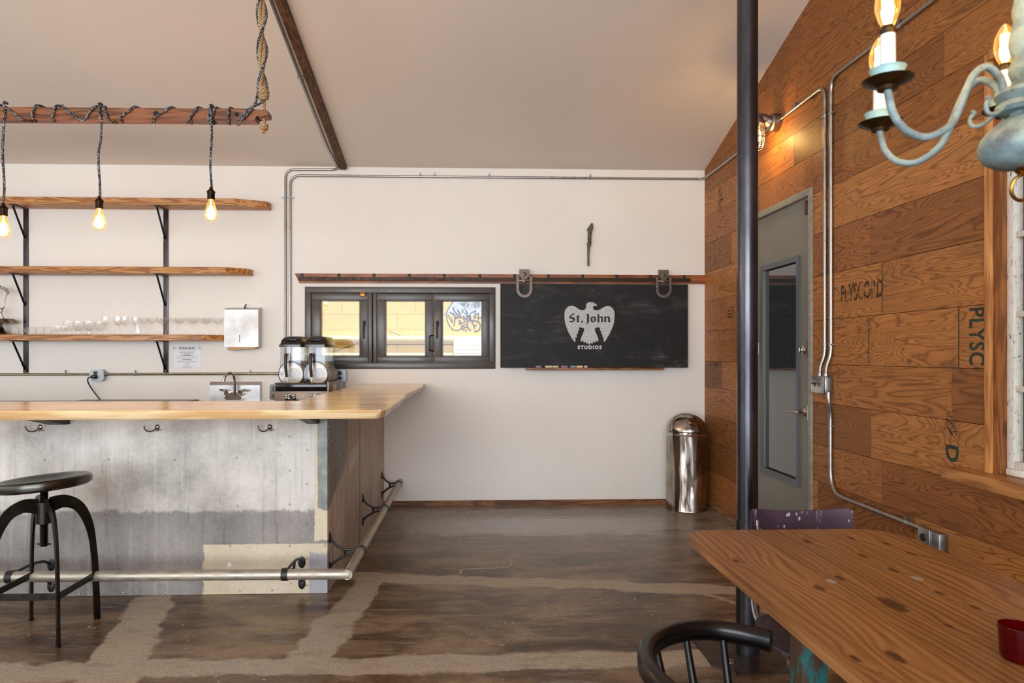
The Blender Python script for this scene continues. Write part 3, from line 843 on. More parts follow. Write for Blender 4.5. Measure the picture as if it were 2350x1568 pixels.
# coat hooks under the bar top
HOOKM = steel('hook_nickel', S(150, 140, 132), .22, .4, 40)
HS = .66
def hook(loc, rz, label):
    t = thing('coat_hook', loc, label, 'coat hook', 'double coat hooks on the bar counter', rz)
    bm = BM(); lax(bm, [(.022, 0), (.021, .004), (.014, .009), (0, .012)], (0, 0, .0), '-y', 16); bmesh.ops.scale(bm, vec=(HS,)*3, verts=bm.verts); obj('base', bm, HOOKM, t, world=False)
    bm = BM(); tube(bm, spline([(0, -.006, -.004), (-.03, -.04, -.035), (-.065, -.062, -.025), (-.082, -.066, .004)], 6), .0055, 8)
    lathe(bm, [(0, -.009), (.008, -.004), (.008, .004), (0, .009)], 10, (-.083, -.066, .010)); bmesh.ops.scale(bm, vec=(HS,)*3, verts=bm.verts); obj('long_prong', bm, HOOKM, t, world=False)
    bm = BM(); tube(bm, spline([(.002, -.006, -.008), (.010, -.028, -.030), (.016, -.042, -.028)], 5), .0055, 8)
    lathe(bm, [(0, -.012), (.011, -.005), (.011, .005), (0, .012)], 10, (.018, -.046, -.022)); bmesh.ops.scale(bm, vec=(HS,)*3, verts=bm.verts); obj('short_prong', bm, HOOKM, t, world=False)
    return t
h0 = hook((-2.447, YF, .968), 0, 'left coat hook on the bar front, nearest the stool')
dup(h0, (-1.792, YF, .966), 'middle coat hook of the three on the bar front')
dup(h0, (-1.155, YF, .964), 'right coat hook on the bar front, nearest the counter corner')
h1 = dup(h0, (sx(4.62), 4.62, .985), 'coat hook on the shaded side of the bar counter', R(90))

# foot rail
RAILM = steel('dull_rail_pipe', S(196, 186, 170), .5, .22, 14, .75)
fr = thing('foot_rail', (-.645, 3.62, .226), 'dull metal pipe foot rail wrapping round the bar base', 'foot rail')
bm = BM(); tube(bm, [(-4.7, 3.655, .226), (-.632, 3.618, .226)], .0275, 20); obj('front_pipe', bm, RAILM, fr)
bm = BM(); tube(bm, [(-.645, 3.60, .226), (-.638, 6.235, .226)], .0262, 20); obj('side_pipe', bm, RAILM, fr)
def bracket(px, py, rz, L, zu=.082, zl=-.092):
    """two curved arms from the collar back to two oval plates"""
    T = Matrix.Translation((px, py, .226)) @ Matrix.Rotation(rz, 4, 'Z')
    bm = BM()
    tube(bm, [(-.016, 0, 0), (.016, 0, 0)], .033, 20)
    bm2 = BM()
    tube(bm2, spline([(.0, .028, .012), (.0, L*.5, .012), (.0, L*.8, .012+zu*.35), (.0, L-.006, zu*.92)], 6), .0075, 8)
    tube(bm2, spline([(.0, .026, -.012), (.0, L*.45, -.022), (.0, L*.8, zl*.6), (.0, L-.006, zl*.92)], 6), .0075, 8)
    tube(bm2, [(0, L*.52, .012), (0, L*.5, -.026)], [.009, .007], 8)
    for zz in (zu, zl):
        m = Matrix.Translation((0, L, zz)) @ AX['-y'] @ Matrix.Diagonal((.021, .034, 1, 1))
        lathe(bm2, [(1, 0), (1, .004), (.6, .010), (0, .011)], 18, (0, 0, 0), m)
    for b in (bm, bm2): bmesh.ops.transform(b, matrix=T, verts=b.verts)
    o = obj('bracket', bm2, BLACKIR, fr)
    bmesh.ops.translate(bm, verts=bm.verts, vec=-(org(fr)))
    c = obj('collar', bm, BLACKIR, o, world=False)
for px, py in ((-.972, 3.622), (-2.385, 3.634)): bracket(px, py, 0, YF-py, -.044, -.165)
for py in (4.03, 5.13, 6.10): bracket(-.642, py, R(90), -.642-sx(py))

# ------------------------------------------------------------------ bar stool
STOOLM = steel('gunmetal', S(60, 58, 54), .36, .2, 16)
STOOLS = steel('gunmetal_seat', S(80, 78, 72), .27, .15, 8)
bs = thing('bar_stool', (-2.113, 3.465, 0), 'black metal bar stool with a round screw seat, pulled up to the bar', 'bar stool')
bm = BM()
lathe(bm, [(0, -.004), (.12, .002), (.168, .014), (.192, .018), (.205, .012), (.210, -.004), (.206, -.022), (.190, -.032), (.182, -.030), (.186, -.02), (.10, -.012), (0, -.012)], 48)
bmesh.ops.transform(bm, matrix=Matrix.Translation((-.0, 0, .752)) @ Euler((R(-1), R(-4.5), 0)).to_matrix().to_4x4(), verts=bm.verts)
obj('seat', bm, STOOLS, bs, world=False)
bm = BM()
pr = [(0, .43)]
for k in range(40): pr += [(.0155, .43+k*.0078), (.0195, .4335+k*.0078)]
pr += [(.0155, .745), (.03, .746), (0, .746)]
lathe(bm, pr, 14); tube(bm, [(-.032, 0, .44), (.032, 0, .44)], .004, 6); obj('screw_spindle', bm, STOOLM, bs, world=False)
bm = BM(); lathe(bm, [(.02, .545), (.036, .545), (.036, .64), (.041, .642), (.041, .652), (.02, .652)], 20); obj('hub', bm, STOOLM, bs, world=False)
LEG = spline([(.03, 0, .632), (.09, 0, .640), (.155, 0, .60), (.20, 0, .50), (.222, 0, .36), (.232, 0, .18), (.238, 0, .0)], 6)
for k in range(4):
    an = R(45+90*k)
    bm = BM()
    n = len(LEG); rings = []
    for i, p in enumerate(LEG):
        t = (LEG[min(i+1, n-1)]-LEG[max(i-1, 0)]).normalized(); u = Vector((0, 1, 0)); v = t.cross(u)
        hw = .060 - .036*min(1, i/(n*.6)); th = .006
        rings.append([bm.verts.new(p+a*hw*.62*v+b*th*u) for a, b in ((1, 1), (1, -1), (-1, -1), (-1, 1))])
    for i in range(n-1):
        for q in range(4): bm.faces.new((rings[i][q], rings[i][(q+1) % 4], rings[i+1][(q+1) % 4], rings[i+1][q]))
    bm.faces.new(rings[0]); bm.faces.new(rings[-1])
    lathe(bm, [(0, 0), (.012, 0), (.012, .012), (0, .012)], 10, (.237, 0, 0))
    bmesh.ops.rotate(bm, cent=(0, 0, 0), matrix=Matrix.Rotation(an, 3, 'Z'), verts=bm.verts)
    obj('leg', bm, STOOLM, bs, world=False)
for k in range(4):
    a, b = R(45+90*k), R(135+90*k)
    bm = BM(); r = .231; zz = .235
    bar(bm, [(r*math.cos(a), r*math.sin(a), zz), (r*math.cos(b), r*math.sin(b), zz)], .006, .032)
    obj('footrest', bm, STOOLM, bs, 0, world=False)

# ------------------------------------------------------------------ wall shelves
def upright(px, label):
    t = thing('shelf_upright', (px, 6.25, 1.2), label, 'shelf bracket', 'steel shelf uprights')
    bm = BM(); box(bm, px-.0215, px+.0215, 6.240, 6.25, 1.225, 2.705, .001); lax(bm, [(.0215, 0), (.0215, .010), (0, .010)], (px, 6.25, 1.226), '-y', 20)
    for zz in (1.235, 1.84, 2.41): lax(bm, [(.012, 0), (.010, .006), (0, .007)], (px, 6.240, zz), '-y', 12)
    obj('back_bar', bm, RAWSTEEL, t)
    for zt, dr in ((2.682, .265), (2.088, .27), (1.503, .255)):
        bm = BM(); box(bm, px-.02, px+.02, 6.05, 6.24, zt-.008, zt, .001); obj('shelf_arm', bm, RAWSTEEL, t)
        bm = BM(); bar(bm, [(px-.004, 6.075, zt-.008), (px-.002, 6.236, zt-dr)], .012, .012, (0, 1, 1)); obj('brace', bm, DARKSTEEL, t, 0)
upright(-3.966, 'left raw steel upright with three brackets holding the shelves')
upright(-2.737, 'right raw steel upright with three brackets holding the shelves')
def shelf(xr, z0, z1, cut, label):
    bm = BM(); pts = [(-4.75, 6.03), (xr-cut, 6.03), (xr-.015, 6.14), (xr, 6.165), (xr, 6.238), (-4.75, 6.238)]
    slab(bm, pts, z0, z1, .0)
    return tag(obj('wall_shelf', bm, FIRX, None, 30), label, 'shelf', 'wooden wall shelves')
shelf(-1.80, 2.6825, 2.743, .26, 'topmost thick wooden shelf above the bar wall')
shelf(-1.965, 2.0885, 2.143, .17, 'middle empty wooden shelf on the bar wall')
sl = shelf(-2.19, 1.5035, 1.553, .21, 'lowest wooden shelf, carrying the glassware')
SZ = 1.5531

GLS = glassy('clear_glassware', (1, 1, 1, 1), (.90, .89, .88, 1), .13, .02, .45)
def glass(name, prof, x, y, label, grp, cache={}):
    if name not in cache:
        bm = BM(); lathe(bm, prof, 22); o = obj(name, bm, GLS, None, 50); cache[name] = o
    else:
        o = cache[name].copy(); COL.objects.link(o)
    o.location = (x, y, SZ)
    return tag(o, label, 'glass', grp)
tumb = [(0, .060), (.027, .060), (.030, .066), (.031, .064), (.036, 0), (.034, .0), (.028, .056), (0, .056)]
tul = [(0, 0), (.026, 0), (.026, .002), (.006, .005), (.005, .022), (.022, .035), (.030, .052), (.029, .076), (.0275, .076), (.028, .052), (.02, .038), (0, .03)]
gob = [(0, 0), (.032, 0), (.032, .003), (.007, .007), (.006, .03), (.028, .042), (.037, .062), (.0385, .118), (.037, .118), (.0355, .064), (.027, .046), (0, .038)]
wine = [(0, 0), (.030, 0), (.030, .0025), (.005, .006), (.0036, .03), (.0036, .075), (.012, .082), (.027, .095), (.033, .115), (.030, .163), (.0285, .163), (.0315, .115), (.026, .098), (.01, .086), (0, .084)]
coupe = [(0, 0), (.031, 0), (.031, .0025), (.005, .006), (.0038, .03), (.0038, .090), (.012, .098), (.034, .113), (.044, .135), (.046, .153), (.0445, .153), (.0425, .135), (.033, .116), (0, .101)]
pils = [(0, 0), (.030, 0), (.028, .01), (.029, .05), (.036, .125), (.0345, .125), (.0275, .05), (.026, .014), (0, .012)]
ordn = ['first', 'second', 'third', 'fourth', 'fifth', 'sixth', 'seventh', 'eighth', 'ninth', 'tenth']
for i, x in enumerate((-3.965, -3.892, -3.822, -3.75, -3.683)):
    glass('tumbler', tumb, x, 6.09+.01*(i % 2), 'upturned clear tumbler, %s from the silver stand on the lowest shelf' % ordn[i], 'upturned tumblers')
for i, x in enumerate((-3.604, -3.545)):
    glass('tulip_glass', tul, x, 6.10, 'small clear tulip glass, %s after the row of tumblers' % ordn[i], 'small tulip glasses')
for i, (x, y) in enumerate(((-3.50, 6.08), (-3.412, 6.08), (-3.322, 6.08), (-3.47, 6.165), (-3.375, 6.165), (-3.275, 6.165))):
    glass('goblet', gob, x, y, 'short clear goblet, %s from the left in the %s row of goblets' % (ordn[i % 3], 'front' if i < 3 else 'back'), 'short goblets')
for i, (x, y) in enumerate(((-3.185, 6.08), (-3.085, 6.09), (-3.02, 6.08), (-3.125, 6.18), (-2.975, 6.18))):
    glass('wine_glass', wine, x, y, 'clear narrow wine glass, %s from the left in the %s row of wine glasses' % (ordn[i % 3], 'front' if i < 3 else 'back'), 'narrow wine glasses')
glass('beer_glass', pils, -2.90, 6.07, 'tall clear beer glass in front of a coupe on the lowest shelf', 'beer glasses')
for i, x in enumerate((-2.90, -2.79, -2.672, -2.548, -2.43, -2.312)):
    glass('coupe_glass', coupe, x, 6.17 if i == 0 else 6.09, 'clear stemmed coupe, %s from the left among the front coupes' % ordn[i], 'front coupe glasses')
for i, x in enumerate((-2.745, -2.612, -2.492, -2.375, -2.258)):
    glass('coupe_glass', coupe, x, 6.185, 'clear stemmed coupe by the wall, %s from the left in the back row' % ordn[i], 'back coupe glasses')

SILV = steel('tarnished_silver', S(150, 136, 116), .28, .5, 30)
sv = thing('silver_stand', (-4.115, 6.13, SZ), 'tarnished silver footed stand with an openwork handle at the shelf end', 'serving stand')
bm = BM(); lathe(bm, [(0, 0), (.088, 0), (.086, .008), (.06, .018), (.042, .03), (.026, .06), (.018, .085), (.022, .10), (0, .10)], 32); obj('foot', bm, SILV, sv, world=False)
bm = BM(); lathe(bm, [(0, .098), (.10, .10), (.128, .104), (.118, .128), (.108, .138), (.10, .136), (.11, .112), (0, .108)], 36); obj('dish', bm, SILV, sv, world=False)
bm = BM()
for s in (-1, 1):
    tube(bm, spline([(.045*s, 0, .11), (.022*s, 0, .17), (.012*s, 0, .215), (.036*s, 0, .245), (.044*s, 0, .31), (.062*s, 0, .36)], 6), .0042, 8)
tube(bm, [(.02*math.cos(t), 0, .215+.018*math.sin(t)) for t in [k*.4 for k in range(16)]], .005, 6, True)
obj('handle', bm, SILV, sv, world=False)
bm = BM()
for k in range(13):
    t = math.pi*k/12; c = (.066*math.cos(t), 0, .362+.052*math.sin(t))
    tube(bm, [(c[0]+.010*math.cos(q), 0, c[2]+.010*math.sin(q)) for q in [j*math.pi/4 for j in range(8)]], .0034, 6, True)
for rr in (.054, .078): tube(bm, [(rr*math.cos(t), 0, .36+rr*.78*math.sin(t)) for t in [k*math.pi/20 for k in range(21)]], .003, 6)
lathe(bm, [(0, .418), (.008, .424), (0, .436)], 8); obj('openwork_crest', bm, SILV, sv, world=False)

# ------------------------------------------------------------------ towel dispenser, sign, sink
td = thing('towel_dispenser', (-2.035, 6.25, 1.62), 'brushed steel paper towel dispenser on the wall above the sink', 'dispenser')
STAINF = steel('brushed_dispenser', S(198, 194, 190), .42, .06, 5, .6)
bm = BM()
prism(bm, [(6.25, 1.447), (6.25, 1.806), (6.17, 1.790), (6.152, 1.78), (6.152, 1.447)], lambda u, v, q: Vector((-2.188+q, u, v)), .300); obj('cabinet', bm, STAINF, td, 0)
bm = BM(); box(bm, -2.052-.003, -2.052+.003, 6.1505, 6.153, 1.49, 1.556); obj('sight_slot', bm, BLACKP, td, 0)
bm = BM(); lax(bm, [(.012, 0), (.010, .006), (0, .007)], (-2.02, 6.20, 1.796), 'z', 12); tube(bm, spline([(-2.025, 6.20, 1.80), (-2.018, 6.198, 1.818), (-2.008, 6.198, 1.832)], 4), .006, 6); obj('key_lock', bm, BLACKIR, td)
bm = BM(); prism(bm, [(-2.165, 1.432), (-2.15, 1.447), (-1.925, 1.447), (-1.905, 1.438), (-1.96, 1.430), (-2.16, 1.418)], lambda u, v, q: Vector((u, 6.16+q, v)), .07); obj('paper_towel', bm, plain('brown_paper', S(196, 156, 104), .8), td, 0)

ws = thing('warning_notice', (-2.552, 6.249, 1.357), 'white paper notice headed WARNING beside the right shelf upright', 'notice')
bm = BM(); box(bm, -2.686, -2.418, 6.2485, 6.25, 1.256, 1.459); obj('sheet', bm, plain('white_paper', S(236, 234, 238), .5), ws, 0)
INK = plain('black_ink', S(40, 38, 42), .7); INKG = plain('grey_ink', S(128, 126, 130), .7)
X_, Z_ = (1, 0, 0), (0, 0, 1)
bm = BM(); txt(bm, '- WARNING -', .030, X_, Z_, (-2.552, 6.2482, 1.436), .0002, .0007); obj('heading', bm, INK, ws, 0)
bm = BM()
for s, sz, z in (('National Human Trafficking Hotline', .0072, 1.394), ('1-888-373-7888', .0075, 1.383), ('www.humantraffickinghotline.org', .0072, 1.371), ('ADVERTENCIA', .011, 1.334)):
    txt(bm, s, sz*1.15, X_, Z_, (-2.552, 6.2482, z), .0002, .0003)
obj('bold_lines', bm, INK, ws, 0)
bm = BM()
for s, sz, z in (('Obtaining forced labor or services is a crime under', .0088, 1.415), ('state law. To report suspicious activity, contact', .0088, 1.405), ('Victims can call the National Human Trafficking Hotline for', .0095, 1.358), ('assistance, 1-888-373-7888. You may remain anonymous.', .0095, 1.346),
                 ('Obtener trabajo o servicios forzados es un delito bajo la ley', .0088, 1.320), ('estatal. Para reportar actividades sospechosas, contacte', .0088, 1.311), ('Linea Nacional', .0078, 1.300), ('1-888-373-7888', .0078, 1.292), ('Las victimas pueden llamar a la linea', .0078, 1.279), ('para asistencia y servicios', .0078, 1.271), ('y pueden permanecer anonimas', .0078, 1.263)):
    txt(bm, s, sz*.82, X_, Z_, (-2.552, 6.2482, z), .0002, .0001)
box(bm, -2.680, -2.424, 6.2481, 6.2486, 1.4535, 1.4545); box(bm, -2.680, -2.424, 6.2481, 6.2486, 1.2605, 1.2615); box(bm, -2.680, -2.679, 6.2481, 6.2486, 1.261, 1.454); box(bm, -2.425, -2.424, 6.2481, 6.2486, 1.261, 1.454)
for cx in (-2.664, -2.440):
    for rr in (.011, .006): tube(bm, [(cx+rr*math.cos(t), 6.2483, 1.438+rr*math.sin(t)) for t in [k*math.pi/10 for k in range(20)]], .0011, 4, True)
obj('small_print', bm, INKG, ws, 0)

sk = thing('hand_sink', (-2.113, 6.25, .9), 'small stainless wall hand sink with a chrome gooseneck faucet', 'sink')
bm = BM(); prism(bm, [(6.25, .85), (6.25, 1.136), (6.225, 1.136), (6.205, 1.105), (6.205, .93), (5.88, .92), (5.88, .74), (5.92, .72), (6.25, .72)], lambda u, v, q: Vector((-2.336+q, u, v)), .446); obj('basin', bm, STAIN, sk, 0)
bm = BM(); prism(bm, [(-2.185, .993), (-2.165, .976), (-2.05, .976), (-2.030, .993), (-2.045, 1.018), (-2.09, 1.045), (-2.125, 1.045), (-2.17, 1.018)], lambda u, v, q: Vector((u, 6.145+q, v)), .055)
for x in (-2.168, -2.047): tube(bm, [(x, 6.205, 1.035), (x, 6.15, 1.035)], .021, 12)
obj('faucet_body', bm, CHROME, sk)
bm = BM(); tube(bm, spline([(-2.093, 6.15, 1.02), (-2.093, 6.145, 1.10), (-2.095, 6.14, 1.175), (-2.11, 6.115, 1.215), (-2.135, 6.08, 1.212), (-2.150, 6.06, 1.18), (-2.156, 6.055, 1.155)], 6), .0115, 10); tube(bm, [(-2.152, 6.058, 1.172), (-2.158, 6.054, 1.148)], .0145, 10); obj('spout', bm, CHROME, sk)
for s, x in ((-1, -2.168), (1, -2.047)):
    bm = BM(); tube(bm, [(x, 6.15, 1.04), (x, 6.148, 1.062)], .014, 10); tube(bm, [(x, 6.148, 1.058), (x+.055*s, 6.13, 1.067)], [.009, .011], 8); obj('lever', bm, CHROME, sk)

# ------------------------------------------------------------------ back bar
for i, (a, b, zt, lb) in enumerate(((-4.7, -3.452, .969, 'left black back bar cooler behind the bar'), (-3.446, -2.445, .978, 'right black back bar cooler, next to the hand sink'))):
    t = thing('bar_cooler', ((a+b)/2, 5.9, 0), lb, 'cooler', 'black back bar coolers')
    bm = BM(); box(bm, a, b, 5.57, 6.22, .0, zt-.03, .004); obj('cabinet', bm, BLACKP, t)
    bm = BM(); box(bm, a, b, 5.55, 6.235, zt-.03, zt, .004); obj('top', bm, BLACKP, t)
    bm = BM(); box(bm, a+.02, b-.02, 5.545, 5.57, .10, zt-.06, .004); obj('door', bm, BLACKP, t)
bc = thing('back_counter', (-1.4, 5.85, 0), 'stainless work table carrying the frozen drink machine', 'work table')
bm = BM(); box(bm, -1.80, -1.05, 5.56, 6.235, .868, .90, .004); obj('tabletop', bm, STAIN, bc)
for x in (-1.76, -1.09):
    for y in (5.60, 6.19):
        bm = BM(); tube(bm, [(x, y, 0), (x, y, .868)], .018, 12); obj('leg', bm, STAIN, bc)

# frozen drink machine
CLR = glassy('clear_acrylic', (.96, .96, .95, 1), (.62, .60, .57, 1), .10, .03, .4)
CREAM = plain('cream_plastic', S(222, 202, 176), .4)
PANELM = steel('machine_steel', S(122, 108, 96), .36, .1, 6, .8)
sm = thing('frozen_drink_machine', (-1.37, 5.85, .90), 'twin bowl frozen drink machine with black lids behind the bar', 'drink machine')
bm = BM(); box(bm, -1.592, -1.150, 5.60, 6.03, .915, 1.085, .004)
box(bm, -1.592, -1.580, 5.598, 6.03, 1.085, 1.150); box(bm, -1.165, -1.150, 5.598, 6.03, 1.085, 1.155)
for x in (-1.56, -1.18):
    for y in (5.64, 5.99): tube(bm, [(x, y, .90), (x, y, .916)], .015, 10)
obj('base', bm, PANELM, sm)
bm = BM(); box(bm, -1.580, -1.165, 5.585, 6.02, 1.083, 1.150, .006); obj('drip_deck', bm, plain('gloss_black', S(16, 15, 15), .12), sm)
bm = BM(); lax(bm, [(.06, 0), (.058, .006), (0, .007)], (-1.150, 5.83, 1.07), 'x', 24); box(bm, -1.150, -1.142, 5.82, 5.88, 1.0, 1.05); obj('side_vent', bm, CREAM, sm)
bm = BM(); box(bm, -1.58, -1.175, 6.0, 6.03, 1.15, 1.33, .01); obj('back_housing', bm, BLACKP, sm)
for i, cx in enumerate((-1.462, -1.264)):
    bm = BM(); box(bm, cx-.042, cx+.042, 5.592, 5.601, 1.008, 1.062, .003)
    ct = obj('control_panel', bm, BLACKP, sm)
    bm = BM(); box(bm, cx-.014, cx+.014, 5.588, 5.593, 1.02, 1.058); 
    for zz in (1.024, 1.044): box(bm, cx-.037, cx-.020, 5.588, 5.593, zz, zz+.012); box(bm, cx+.020, cx+.037, 5.588, 5.593, zz, zz+.012)
    obj('button', bm, WHITE, ct, 0)
    # clear drum with cream end, hopper and black lid
    yf, yr, zc = 5.62, 6.005, 1.222
    bm = BM(); lathe(bm, [(.097, yf), (.101, yf+.004), (.100, yr)], 40, (0, 0, 0), Matrix.Translation((cx, 0, zc)) @ AX['y']); lathe(bm, [(0, yf), (.097, yf)], 40, (0, 0, 0), Matrix.Translation((cx, 0, zc)) @ AX['y'])
    bw = obj('bowl', bm, CLR, sm)
    bm = BM(); tube(bm, [(cx+.100*math.cos(t), yf, zc+.100*math.sin(t)) for t in [k*math.pi/20 for k in range(40)]], .0035, 6, True); obj('rim_seal', bm, BLACKP, bw)
    bm = BM()
    def rr(x0, x1, y0, y1, r): 
        o = []
        for (x, y, a0) in ((x1-r, y1-r, 0), (x0+r, y1-r, 90), (x0+r, y0+r, 180), (x1-r, y0+r, 270)):
            for k in range(5): o.append((x+r*math.cos(R(a0+k*22.5)), y+r*math.sin(R(a0+k*22.5))))
        return o
    for (h0_, h1_) in ((1.27, 1.45),):
        p0 = [bm.verts.new((x, y, h0_)) for x, y in rr(cx-.094, cx+.094, 5.625, 5.985, .02)]
        p1 = [bm.verts.new((x, y, h1_)) for x, y in rr(cx-.092, cx+.092, 5.622, 5.985, .02)]
        for k in range(len(p0)): bm.faces.new((p0[k], p0[(k+1) % len(p0)], p1[(k+1) % len(p0)], p1[k]))
    obj('hopper', bm, CLR, bw)
    bm = BM()
    rs = []
    for zz, gx_, gf, gb in ((1.443, .099, 5.608, 6.02), (1.462, .099, 5.608, 6.02), (1.464, .092, 5.615, 6.015), (1.50, .084, 5.63, 6.005), (1.524, .068, 5.66, 5.985), (1.530, .055, 5.68, 5.965)):
        rs.append([bm.verts.new((x, y, zz)) for x, y in rr(cx-gx_, cx+gx_, gf, gb, .028)])
    for a, b in zip(rs, rs[1:]):
        for k in range(len(a)): bm.faces.new((a[k], a[(k+1) % len(a)], b[(k+1) % len(a)], b[k]))
    bm.faces.new(rs[-1]); bm.faces.new(list(reversed(rs[0])))
    ld = obj('lid', bm, plain('lid_black', S(30, 27, 25), .22) if i == 0 else bpy.data.materials['lid_black'], sm)
    bm = BM(); obox(bm, (cx+.004, 5.632, 1.489), (.090, .02, .034), (R(20), 0, 0), .006); obj('lid_grip', bm, bpy.data.materials['gloss_black'], ld)
    bm = BM(); lathe(bm, [(0, 5.66), (.055, 5.658), (.062, 5.66), (.078, 5.665), (.078, 6.0), (0, 6.0)], 36, (0, 0, 0), Matrix.Translation((cx+.01, 0, zc-.004)) @ AX['y']); ev = obj('chill_drum', bm, CREAM, sm)
    bm = BM(); lax(bm, [(.05, 0), (.046, .004), (0, .006)], (cx+.01, 5.658, zc-.004), '-y', 30); lax(bm, [(.016, 0), (.012, .014), (0, .016)], (cx+.01, 5.652, zc-.004), '-y', 16); obj('drum_cap', bm, plain('grey_plastic', S(176, 172, 168), .35) if i == 0 else bpy.data.materials['grey_plastic'], ev)
    bm = BM()
    hel = [(cx+.01+.09*math.cos(t), 5.68+t*.0084, zc-.004+.09*math.sin(t)) for t in [k*.35 for k in range(108)]]
    tube(bm, hel, .005, 6); obj('auger', bm, bpy.data.materials['grey_plastic'], ev)
    bm = BM(); tube(bm, spline([(cx-.028, 5.585, 1.385), (cx-.027, 5.568, 1.36), (cx-.026, 5.560, 1.29), (cx-.023, 5.575, 1.20)], 6), [.011, .0125, .0135, .014, .014, .014, .014, .014, .014, .014, .0135, .013, .013, .012, .012, .012, .011, .011, .011], 12); obj('tap_handle', bm, plain('dark_handle', S(52, 44, 42), .4) if i == 0 else bpy.data.materials['dark_handle'], sm)
    bm = BM(); box(bm, cx-.033, cx-.014, 5.565, 5.605, 1.132, 1.20, .003); box(bm, cx-.006, cx+.004, 5.575, 5.61, 1.132, 1.315, .002); obj('tap_spout', bm, CLR, sm)
bm = BM(); tube(bm, spline([(-1.445, 5.72, 1.02), (-1.45, 5.66, 1.03)], 2), .004, 6); bar(bm, [(-1.462, 5.575, 1.046), (-1.40, 5.50, .99)], .012, .018); tag(obj('bar_tongs', bm, NICK), 'steel tongs leaning against the drink machine controls', 'tongs')

# ------------------------------------------------------------------ conduits and boxes
def conduit(name, loc, pts, label, r=.0115, rad=.09, straps=(), mat=None, n=10):
    t = thing(name, loc, label, 'conduit')
    bm = BM(); tube(bm, fillet(pts, rad, 8), r, n); obj('tube', bm, mat or GALV, t)
    for (p, ax, side) in straps:
        bm = BM(); p = Vector(p); a = Vector(ax); s = Vector(side)
        tube(bm, [p-a*.008, p+a*.008], r+.003, 12)
        q = p+s*(r+.012)
        nrm = a.cross(s)
        bar(bm, [p+s*r*.6, p+s*(r+.024)], .018, .006, a)
        tube(bm, [q-nrm*.007, q+nrm*.007], .006, 8)
        obj('strap', bm, BOXSTEEL, t)
    return t
yc = 6.25-.0115
conduit('bar_conduit', (-4.0, yc, 1.207), [(-4.7, yc, 1.203), (-3.385, yc, 1.205)], 'level conduit along the bar wall left of the plugged outlet box', .0125, mat=steel('old_conduit', S(178, 168, 140), .36, .35, 60),
        straps=[((-3.618, yc, 1.205), (1, 0, 0), (0, 0, 1))])
conduit('bar_conduit', (-2.5, yc, 1.207), [(-3.262, yc, 1.205), (-1.60, yc, 1.208)], 'level conduit along the bar wall passing above the hand sink', .0125, mat=bpy.data.materials['old_conduit'],
        straps=[((-3.005, yc, 1.205), (1, 0, 0), (0, 0, 1)), ((-1.99, yc, 1.207), (1, 0, 0), (0, 0, 1))])
def rbox(bm, x0, x1, z0, z1, y0, y1, c=.018):
    p = [(x0+c, z0), (x1-c, z0), (x1, z0+c), (x1, z1-c), (x1-c, z1), (x0+c, z1), (x0, z1-c), (x0, z0+c)]
    return prism(bm, p, lambda u, v, q: Vector((u, y0+q, v)), y1-y0)
def outlet(bm, cx, y, cz_, r=.0165):
    lax(bm, [(r, 0), (r*.95, .004), (0, .0045)], (cx, y, cz_), '-y', 16)
ob = thing('outlet_box', (-3.323, 6.25, 1.198), 'zinc outlet box with a black plug above the bar coolers', 'outlet box')
bm = BM(); rbox(bm, -3.384, -3.262, 1.148, 1.248, 6.198, 6.25); tube(bm, [(-3.40, yc, 1.205), (-3.245, yc, 1.205)], .018, 12); obj('box_body', bm, BOXSTEEL, ob)
bm = BM(); box(bm, -3.350, -3.316, 6.193, 6.198, 1.165, 1.232, .003); obj('receptacle', bm, BLACKP, ob)
bm = BM(); obox(bm, (-3.340, 6.178, 1.183), (.036, .034, .030), bev=.007); tube(bm, spline([(-3.345, 6.165, 1.183), (-3.368, 6.15, 1.175), (-3.378, 6.16, 1.14), (-3.370, 6.19, 1.09), (-3.34, 6.21, 1.03), (-3.30, 6.225, .965)], 6), .0055, 8)
tag(obj('power_cord', bm, BLACKP), 'black power cord plugged into the outlet box above the coolers', 'power cord')
ob = thing('outlet_box', (-1.165, 6.25, 1.19), 'zinc double outlet box on the wall right of the drink machine', 'outlet box')
bm = BM(); rbox(bm, -1.206, -1.119, 1.138, 1.241, 6.19, 6.25, .010); obj('box_body', bm, BOXSTEEL, ob)
bm = BM(); outlet(bm, -1.172, 6.19, 1.212); outlet(bm, -1.172, 6.19, 1.168); obj('receptacle', bm, BLACKP, ob)
bm = BM(); box(bm, -1.147, -1.135, 6.188, 6.19, 1.17, 1.215); obj('paper_tag', bm, WHITE, ob, 0)
conduit('bar_conduit', (-1.143, 6.22, 1.0), [(-1.143, 6.22, .90), (-1.143, 6.22, 1.136)], 'short conduit dropping from the double outlet box behind the bar return', .010)
ob = thing('outlet_box', (-1.742, 6.25, 1.045), 'shiny chrome switch and outlet box left of the drink machine', 'outlet box')
bm = BM(); rbox(bm, -1.80, -1.725, .975, 1.115, 6.19, 6.25, .014); obj('box_body', bm, CHROME, ob)
bm = BM(); outlet(bm, -1.762, 6.19, 1.012, .015); box(bm, -1.772, -1.752, 6.184, 6.19, 1.05, 1.095, .003); obj('receptacle', bm, BLACKIR, ob)

